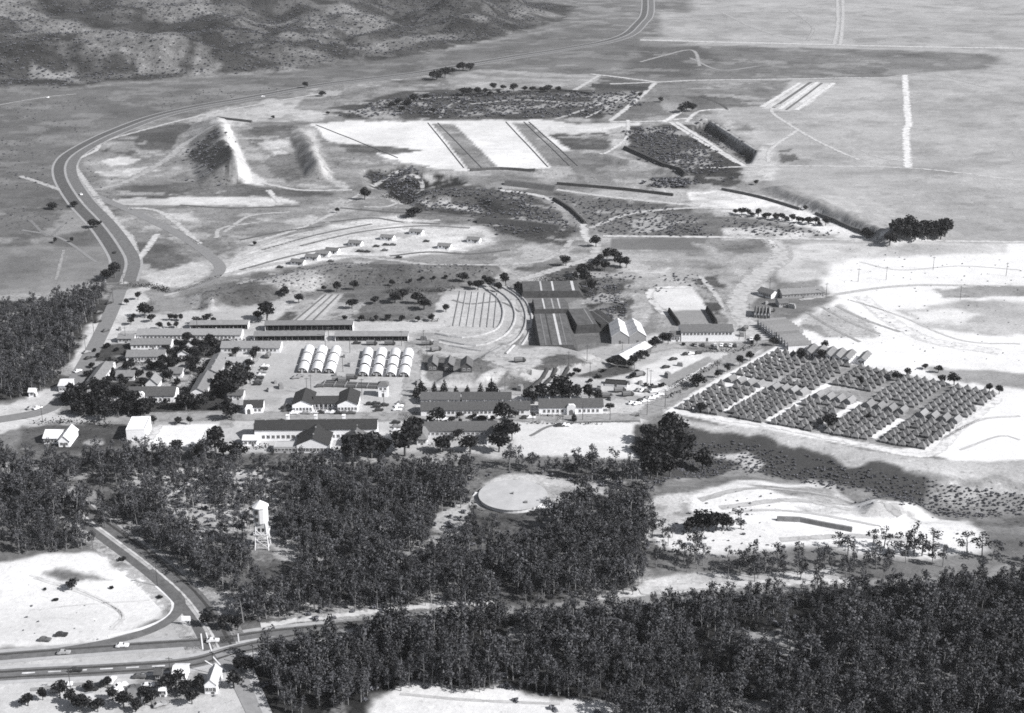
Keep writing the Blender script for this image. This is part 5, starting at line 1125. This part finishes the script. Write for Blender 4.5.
SCRUB = [([(20, 565), (100, 560), (160, 580), (165, 620), (20, 650)], 8, .45, .74, 1.5), ([(800, 250), (1020, 250), (1020, 380), (900, 372), (810, 345)], 14, .5, .8, 1.6), ([(650, 530), (740, 486), (860, 500), (980, 545), (700, 550)], 6, .7, .7, 1.5), ([(20, 680), (200, 672), (240, 712), (20, 712)], 6, .7, .68, 1.4), ([(260, 690), (300, 648), (700, 612), (1020, 590), (1020, 712), (620, 712), (500, 696)], 6, 1.6, .6, 1.4),
         ([(-60, 90), (75, 87), (110, 80), (200, 74), (300, 68), (400, 54), (520, 30), (560, 5), (-60, 5)], 8, 1.8, .58, 2.0), ([(640, 430), (700, 428), (760, 443), (850, 466), (950, 486), (1060, 494), (1060, 510), (900, 506), (870, 494), (800, 482), (740, 468), (700, 478), (650, 490)], 2.0, .75, .42, 1.3),
         ([(340, 116), (400, 96), (470, 92), (640, 92), (640, 104), (600, 117)], 7, 2.0, .5, 1.8), ([(628, 128), (670, 127), (732, 166), (728, 184), (700, 184), (660, 166), (630, 148)], 5, 1.7, .5, 1.6), ([(412, 196), (470, 188), (520, 194), (560, 214), (576, 232), (500, 234), (470, 216), (420, 210)], 4.5, 1.4, .5, 1.6),
         ([(584, 284), (622, 288), (630, 310), (612, 330), (590, 324)], 3, 1.0, .5, 1.4), ([(550, 196), (690, 208), (690, 234), (610, 234), (580, 218)], 5, 1.2, .6, 1.4), ([(560, 264), (620, 274), (690, 276), (720, 280), (730, 300), (640, 288), (560, 280)], 4, .9, .66, 1.4),
         ([(180, 300), (240, 280), (330, 264), (500, 268), (490, 276), (330, 286), (200, 310)], 4, .7, .7, 1.4), ([(366, 173), (408, 168), (424, 182), (410, 204), (384, 190)], 4, 1.5, .4, 1.6), ([(695, 128), (706, 123), (752, 151), (748, 160)], 4.5, 1.4, .5, 1.5), ([(650, 180), (686, 178), (688, 188), (648, 188)], 4.5, 3.0, .4, 1.5),
         ([(660, 213), (724, 216), (790, 228), (860, 236), (660, 236)], 4.5, 1.2, .55, 1.5), ([(186, 154), (216, 128), (230, 176), (212, 172)], 6, 1.4, .5, 1.4), ([(160, 470), (640, 476), (648, 560), (300, 620), (220, 590), (120, 526)], 5, 1.4, .65, 1.5), ([(-60, 110), (60, 100), (300, 84), (250, 95), (110, 130), (60, 160), (90, 220), (-60, 240)], 10, .9, .72, 1.6)]
sp_, sh_ = [], []
for poly, spc, hh, th, wd in SCRUB:
    q = scatter_points([poly], spc, GAPS[:1], [(NWROAD, 16), (WOODRD, 10)], th, spc * 7, 7, max(10, spc * 5)); sp_.append(q); sh_.append(hh * rng.uniform(.5, 1.3, len(q)))
gn_stuff('scrub', np.concatenate(sp_), np.concatenate(sh_), 'scrub_bush', 'low grey scrub on the hillsides, gullies and ravine', 'scrub', 1.5)

# ------------------------------------------------------------------ vehicles
def car_parts():
    b = MB(); L, W = 4.7, 1.72
    prof = [(-L / 2, .35), (L / 2, .35), (L / 2 + .05, .62), (L / 2 - .15, .92), (.75, 1.02), (.2, 1.52), (-1.05, 1.58), (-1.75, 1.12), (-L / 2 + .1, .85), (-L / 2 - .05, .6)]
    n = len(prof)
    for s in (-1, 1):
        pass
    v = []
    for y, k in ((-W / 2, 0), (W / 2, 0)):
        for a, z in prof: v.append((a, y * (.80 if z > 1.2 else 1.0), z))
    b.add(v, [(k, (k + 1) % n, n + (k + 1) % n, n + k) for k in range(n)][::1] + [tuple(range(n - 1, -1, -1)), tuple(range(n, 2 * n))])
    for sx in (-1.45, 1.5):
        for sy in (-1, 1): b.prism([(sx - .55, .3), (sx + .55, .3), (sx + .45, .72), (sx, .84), (sx - .45, .72)], 'y', sy * W / 2 - .12, sy * W / 2 + .12)
    w = MB()
    for s in (-1, 1):
        y = s * W / 2 * .9
        w.add([(-1.3, y + s * .06, 1.05), (.55, y + s * .06, 1.05), (.15, y - s * .11, 1.46), (-1.0, y - s * .11, 1.5)], [(0, 1, 2, 3) if s < 0 else (3, 2, 1, 0)])
    w.add([(.74, -.72, 1.06), (.74, .72, 1.06), (.26, .6, 1.5), (.26, -.6, 1.5)], [(0, 1, 2, 3)])
    w.add([(-1.78, -.7, 1.14), (-1.78, .7, 1.14), (-1.12, .6, 1.56), (-1.12, -.6, 1.56)], [(3, 2, 1, 0)])
    t = MB(); t.tube((0, -.11, 0), (0, .11, 0), .34, .34, 10)
    return b, w, t
cb, cw, ct = car_parts()
CARM = [cb.mesh('body', mat(a, .35, .04, .5, spec=.5)) for a in (.03, .09, .25, .7)]; CARW = cw.mesh('window', GLASS); CART = ct.mesh('wheel', mat(.02, .8, .1, 2))
CARN = ('black', 'dark', 'grey', 'white')
def car(px, py, ang, shade, label, group, s=1.0):
    x, y, z = G1(px, py); o = empty('parked_car' if 'driving' not in label else 'car', (x, y, z + .18), R(ang)); o.scale = (s, s, s)
    tag(o, label, 'car', group); link('body', CARM[shade], o); link('window', CARW, o)
    for sx in (-1.45, 1.5):
        for sy in (-.78, .78): link('wheel', CART, o, (sx, sy, .34))
def cars(items, place, group, ang=0, s=1.0, verb='parked'):
    items = sorted(items, key=lambda q: (q[0], q[1]))
    for k, it in enumerate(items):
        sh = it[2] if len(it) > 2 else int(rng.choice([0, 0, 1, 1, 2, 3])); a = it[3] if len(it) > 3 else ang + rng.normal(0, 4)
        car(it[0], it[1], a, sh, '%s car %s %s, %s from the left' % (CARN[sh], verb, place, nth(k)), group, s)
cars([(632, 404), (637, 404.6, 3), (641, 401.5), (645, 402, 3), (647, 399, 2), (651, 399.5, 3), (654.5, 398), (639, 391, 2), (643, 391.5, 3), (647, 391.8), (653.5, 392.2, 3), (660, 395.6, 3), (653.5, 388, 0), (666, 368), (673.5, 360, 0), (686.5, 355, 0), (691, 354.6, 3), (698, 354, 0)], 'in the pale car park by the tents', 'cars in the pale car park', 20)
cars([(696, 346), (703, 346), (715, 346), (721.5, 346, 3), (725.7, 346), (730.5, 346.4, 3), (735, 346.4), (751, 340, 3), (752, 343, 0)], 'in the row before the two-storey hall', 'cars before the two-storey hall', 80)
cars([(370, 405, 0, 0), (376, 404.4, 0, 10), (384.5, 406, 0, 0), (379, 411, 0, 10), (377, 407.5, 0, 5), (397.5, 410.6, 3), (399, 407, 3), (401, 404, 2), (396, 423.5, 0), (396.5, 427.5, 2), (396, 431.5, 3), (397, 435.5, 1)], 'on the yard right of the headquarters', 'cars right of the headquarters', 5)
cars([(294, 414), (306.5, 414), (314.6, 413.5, 3), (321, 413.5), (328, 413.5, 3), (333.8, 413.5, 3), (339, 414), (345, 414), (351.5, 414)], 'at the front of the headquarters', 'cars before the headquarters', 0)
cars([(285, 409), (288, 406.5), (287, 411), (296, 378.5), (300, 377), (357, 344, 0, 5), (320, 387, 1)], 'on the gravel near the white half-round huts', 'cars near the half-round huts', 15)
cars([(265, 367, 3), (264, 370, 0), (262.6, 373, 2), (261, 376, 3), (259.8, 379, 0), (258.6, 382, 1), (257.4, 385, 0)], 'in the slanting row beside the black clump', 'cars in the slanting row', 0)
cars([(418, 422.5, 0), (429, 422.5, 0), (440, 420, 3), (446, 420.5, 3), (472, 418.5), (478, 418.6, 3), (484, 418.8), (490, 418.8, 3), (495, 418.8), (500, 418.8, 3), (525.7, 418.6, 0), (531, 418.6, 3), (516, 431, 2), (560, 426.4, 0), (565.5, 426.2, 3)], 'along the street before the long barracks', 'cars before the long barracks', 5)
cars([(88.7, 359, 0), (98, 322.5, 0), (109, 304, 0), (106, 331.5, 1), (83.5, 338, 1), (87, 353, 2), (31, 409, 2), (38, 409, 3), (99, 313, 1), (78, 372, 3)], 'along the camp road near the left grove', 'cars on the camp road', 50)
cars([(61.5, 636, 0), (121, 687, 3, 40), (117.5, 693, 3, 30), (92, 690.5, 0, 10), (139.6, 678, 1, 0), (148, 687, 3, 10), (134, 689, 1, 20), (45, 641, 1), (56, 692, 2), (66, 686, 3, 15), (104, 684, 1, 80), (112, 682, 3, 80), (160, 706, 2, 30), (196, 684, 0, 60)], 'in the wayside yards and field by the highway', 'cars by the highway', 0)
cars([(122.5, 647, 3, 5), (64, 654, 2, 4), (76, 671.5, 0, 4), (213, 642, 3, 6), (209, 612, 0, 110)], 'on the highway', 'cars on the highway', 4, verb='driving')
cars([(359.6, 252), (363, 252), (367.5, 252.4), (376.5, 247, 0), (385, 251, 1), (386, 245.5, 0), (393, 245.5, 1), (426.5, 242, 0), (399, 258, 0), (280, 268, 0), (331, 262, 1)], 'among the huts of the practice ground', 'cars on the practice ground', 0)
cars([(115, 253, 0, 100), (81, 195, 3, 120), (48, 98, 3), (263, 97, 3, 10)], 'on the curving road', 'cars on the curving road', 90, verb='driving')

tk = MB(); tk.box(-3.2, 3.2, -1.0, 1.0, .6, .9); tk.prism([(1.5, .9), (3.2, .9), (3.2, 1.5), (2.5, 1.6), (2.3, 2.3), (1.5, 2.3)], 'y', -.95, .95)
TKC = MB(); TKC.prism([(-1.1, .95), (1.1, .95), (1.1, 2.2), (.7, 2.75), (-.7, 2.75), (-1.1, 2.2)], 'x', -3.2, 1.3)
TKB = tk.mesh('body', mat(.06, .5, .1, 1)); TKC = TKC.mesh('canvas_cover', mat(.13, .9, .2, 1)); TKG = MB().box(2.35, 2.42, -.8, .8, 1.7, 2.2).mesh('windscreen', GLASS)
TR = [(338, 381, 10), (344, 382, 8), (352, 379, 0), (436, 351, 30), (427, 345, 5), (268, 357, 85), (620, 392, 10), (628, 396, 15), (607, 398, 0), (372, 345, 0), (390, 345, 3), (560, 383, 20), (745, 330, 60), (770, 312, 20), (640, 376, 30), (520, 362, 10)]
for k, (px, py, a) in enumerate(sorted(TR)):
    x, y, z = G1(px, py); o = empty('army_truck', (x, y, z + .1), R(a)); tag(o, 'dark canvas-covered truck standing in the camp yards, %s from the left' % nth(k), 'truck', 'trucks in the camp yards')
    link('body', TKB, o); link('canvas_cover', TKC, o); link('windscreen', TKG, o)
    for sx in (-2.2, -1.2, 2.3):
        for sy in (-.9, .9): w_ = link('wheel', CART, o, (sx, sy, .45)); w_.scale = (1.3, 1.3, 1.3)
CRT = MB().box(-1.2, 1.2, -.9, .9, -.1, 1.5).box(-.9, 1.0, -.7, .7, 1.5, 2.3).mesh('crate_stack', mat(.22, .9, .3, 1.5))
YD = [(276, 383), (281, 388), (270, 391), (336, 376), (350, 366), (345, 357), (418, 384), (424, 340), (436, 344), (560, 390), (600, 390), (612, 400), (640, 384), (668, 377), (680, 366), (628, 384), (120, 330), (230, 383), (716, 349), (742, 336), (766, 304), (792, 308), (520, 390), (590, 386)]
for k, (px, py) in enumerate(sorted(YD)):
    x, y, z = G1(px, py); o = link('crate_stack', CRT, None, (x, y, z)); o.rotation_euler = (0, 0, rng.random() * 3); q = rng.uniform(.8, 1.5); o.scale = (q * 1.3, q, q * .9)
    tag(o, 'small stack of crates lying in the camp yards, %s from the left' % nth(k), 'crates', 'crate stacks in the camp yards')

# ------------------------------------------------------------------ poles
pm = MB(); pm.tube((0, 0, -.6), (0, 0, 9.5), .17, .11, 6)
POLE = pm.mesh('pole', mat(.06, .9, .2, 2)); ARM = MB().box(-1.2, 1.2, -.08, .08, 8.6, 8.8).mesh('crossarm', mat(.06, .9, .2, 2))
INS = MB().tube((0, 0, 8.8), (0, 0, 9.0), .07, .05, 5).mesh('insulator', mat(.4, .4, .1, 2))
def poles(items, place, group):
    for k, (px, py) in enumerate(sorted(items)):
        x, y, z = G1(px, py); o = empty('utility_pole', (x, y, z), rng.uniform(-.5, .5)); tag(o, 'dark wooden utility pole %s, %s from the left' % (place, nth(k)), 'pole', group)
        link('pole', POLE, o); link('crossarm', ARM, o)
        for q in (-1, -.4, .4, 1): link('insulator', INS, o, (q, 0, 0))
poles([(587, 361), (590, 378), (634, 377), (647, 384), (650.5, 386), (568.7, 367), (505, 391), (622, 357), (717, 377), (665, 407), (647, 415)], 'between the parade ground and the grey lot', 'poles by the grey lot')
poles([(582.6, 420), (533, 423), (610, 420)], 'on the lawn by the parade ground', 'poles by the parade ground')
poles([(311, 391), (307, 394), (343, 372), (350, 353), (384, 407), (401.5, 346), (325.6, 350), (329, 342), (423.6, 345), (427, 355), (362, 395), (197.6, 333)], 'among the huts and long sheds', 'poles among the huts')
poles([(94, 334), (86, 353), (113.4, 303), (126, 342), (42.7, 422), (124, 286), (152, 312)], 'along the camp road', 'poles along the camp road')
poles([(157.5, 586), (71, 692), (171, 680), (254, 667), (214, 674), (277, 668)], 'along the highway', 'poles along the highway')
poles([(933, 270), (886, 280), (826, 297), (748.5, 318), (769.6, 292), (739, 340), (745, 342), (960, 300), (858, 282), (1006, 276)], 'on the pale ground at the right', 'poles on the pale ground')
def booth():
    x, y, z = G1(186.5, 625); o = empty('sign_booth', (x, y, z)); tag(o, 'small white signboard on posts on the highway island', 'sign')
    MB().box(-1.7, 1.7, -.15, .15, 1.8, 3.8).build('board', WHITE, o)
    for s in (-1, 1): MB().box(s * 1.3 - .12, s * 1.3 + .12, -.1, .1, -.5, 1.8).build('post', TRIM, o)
booth()
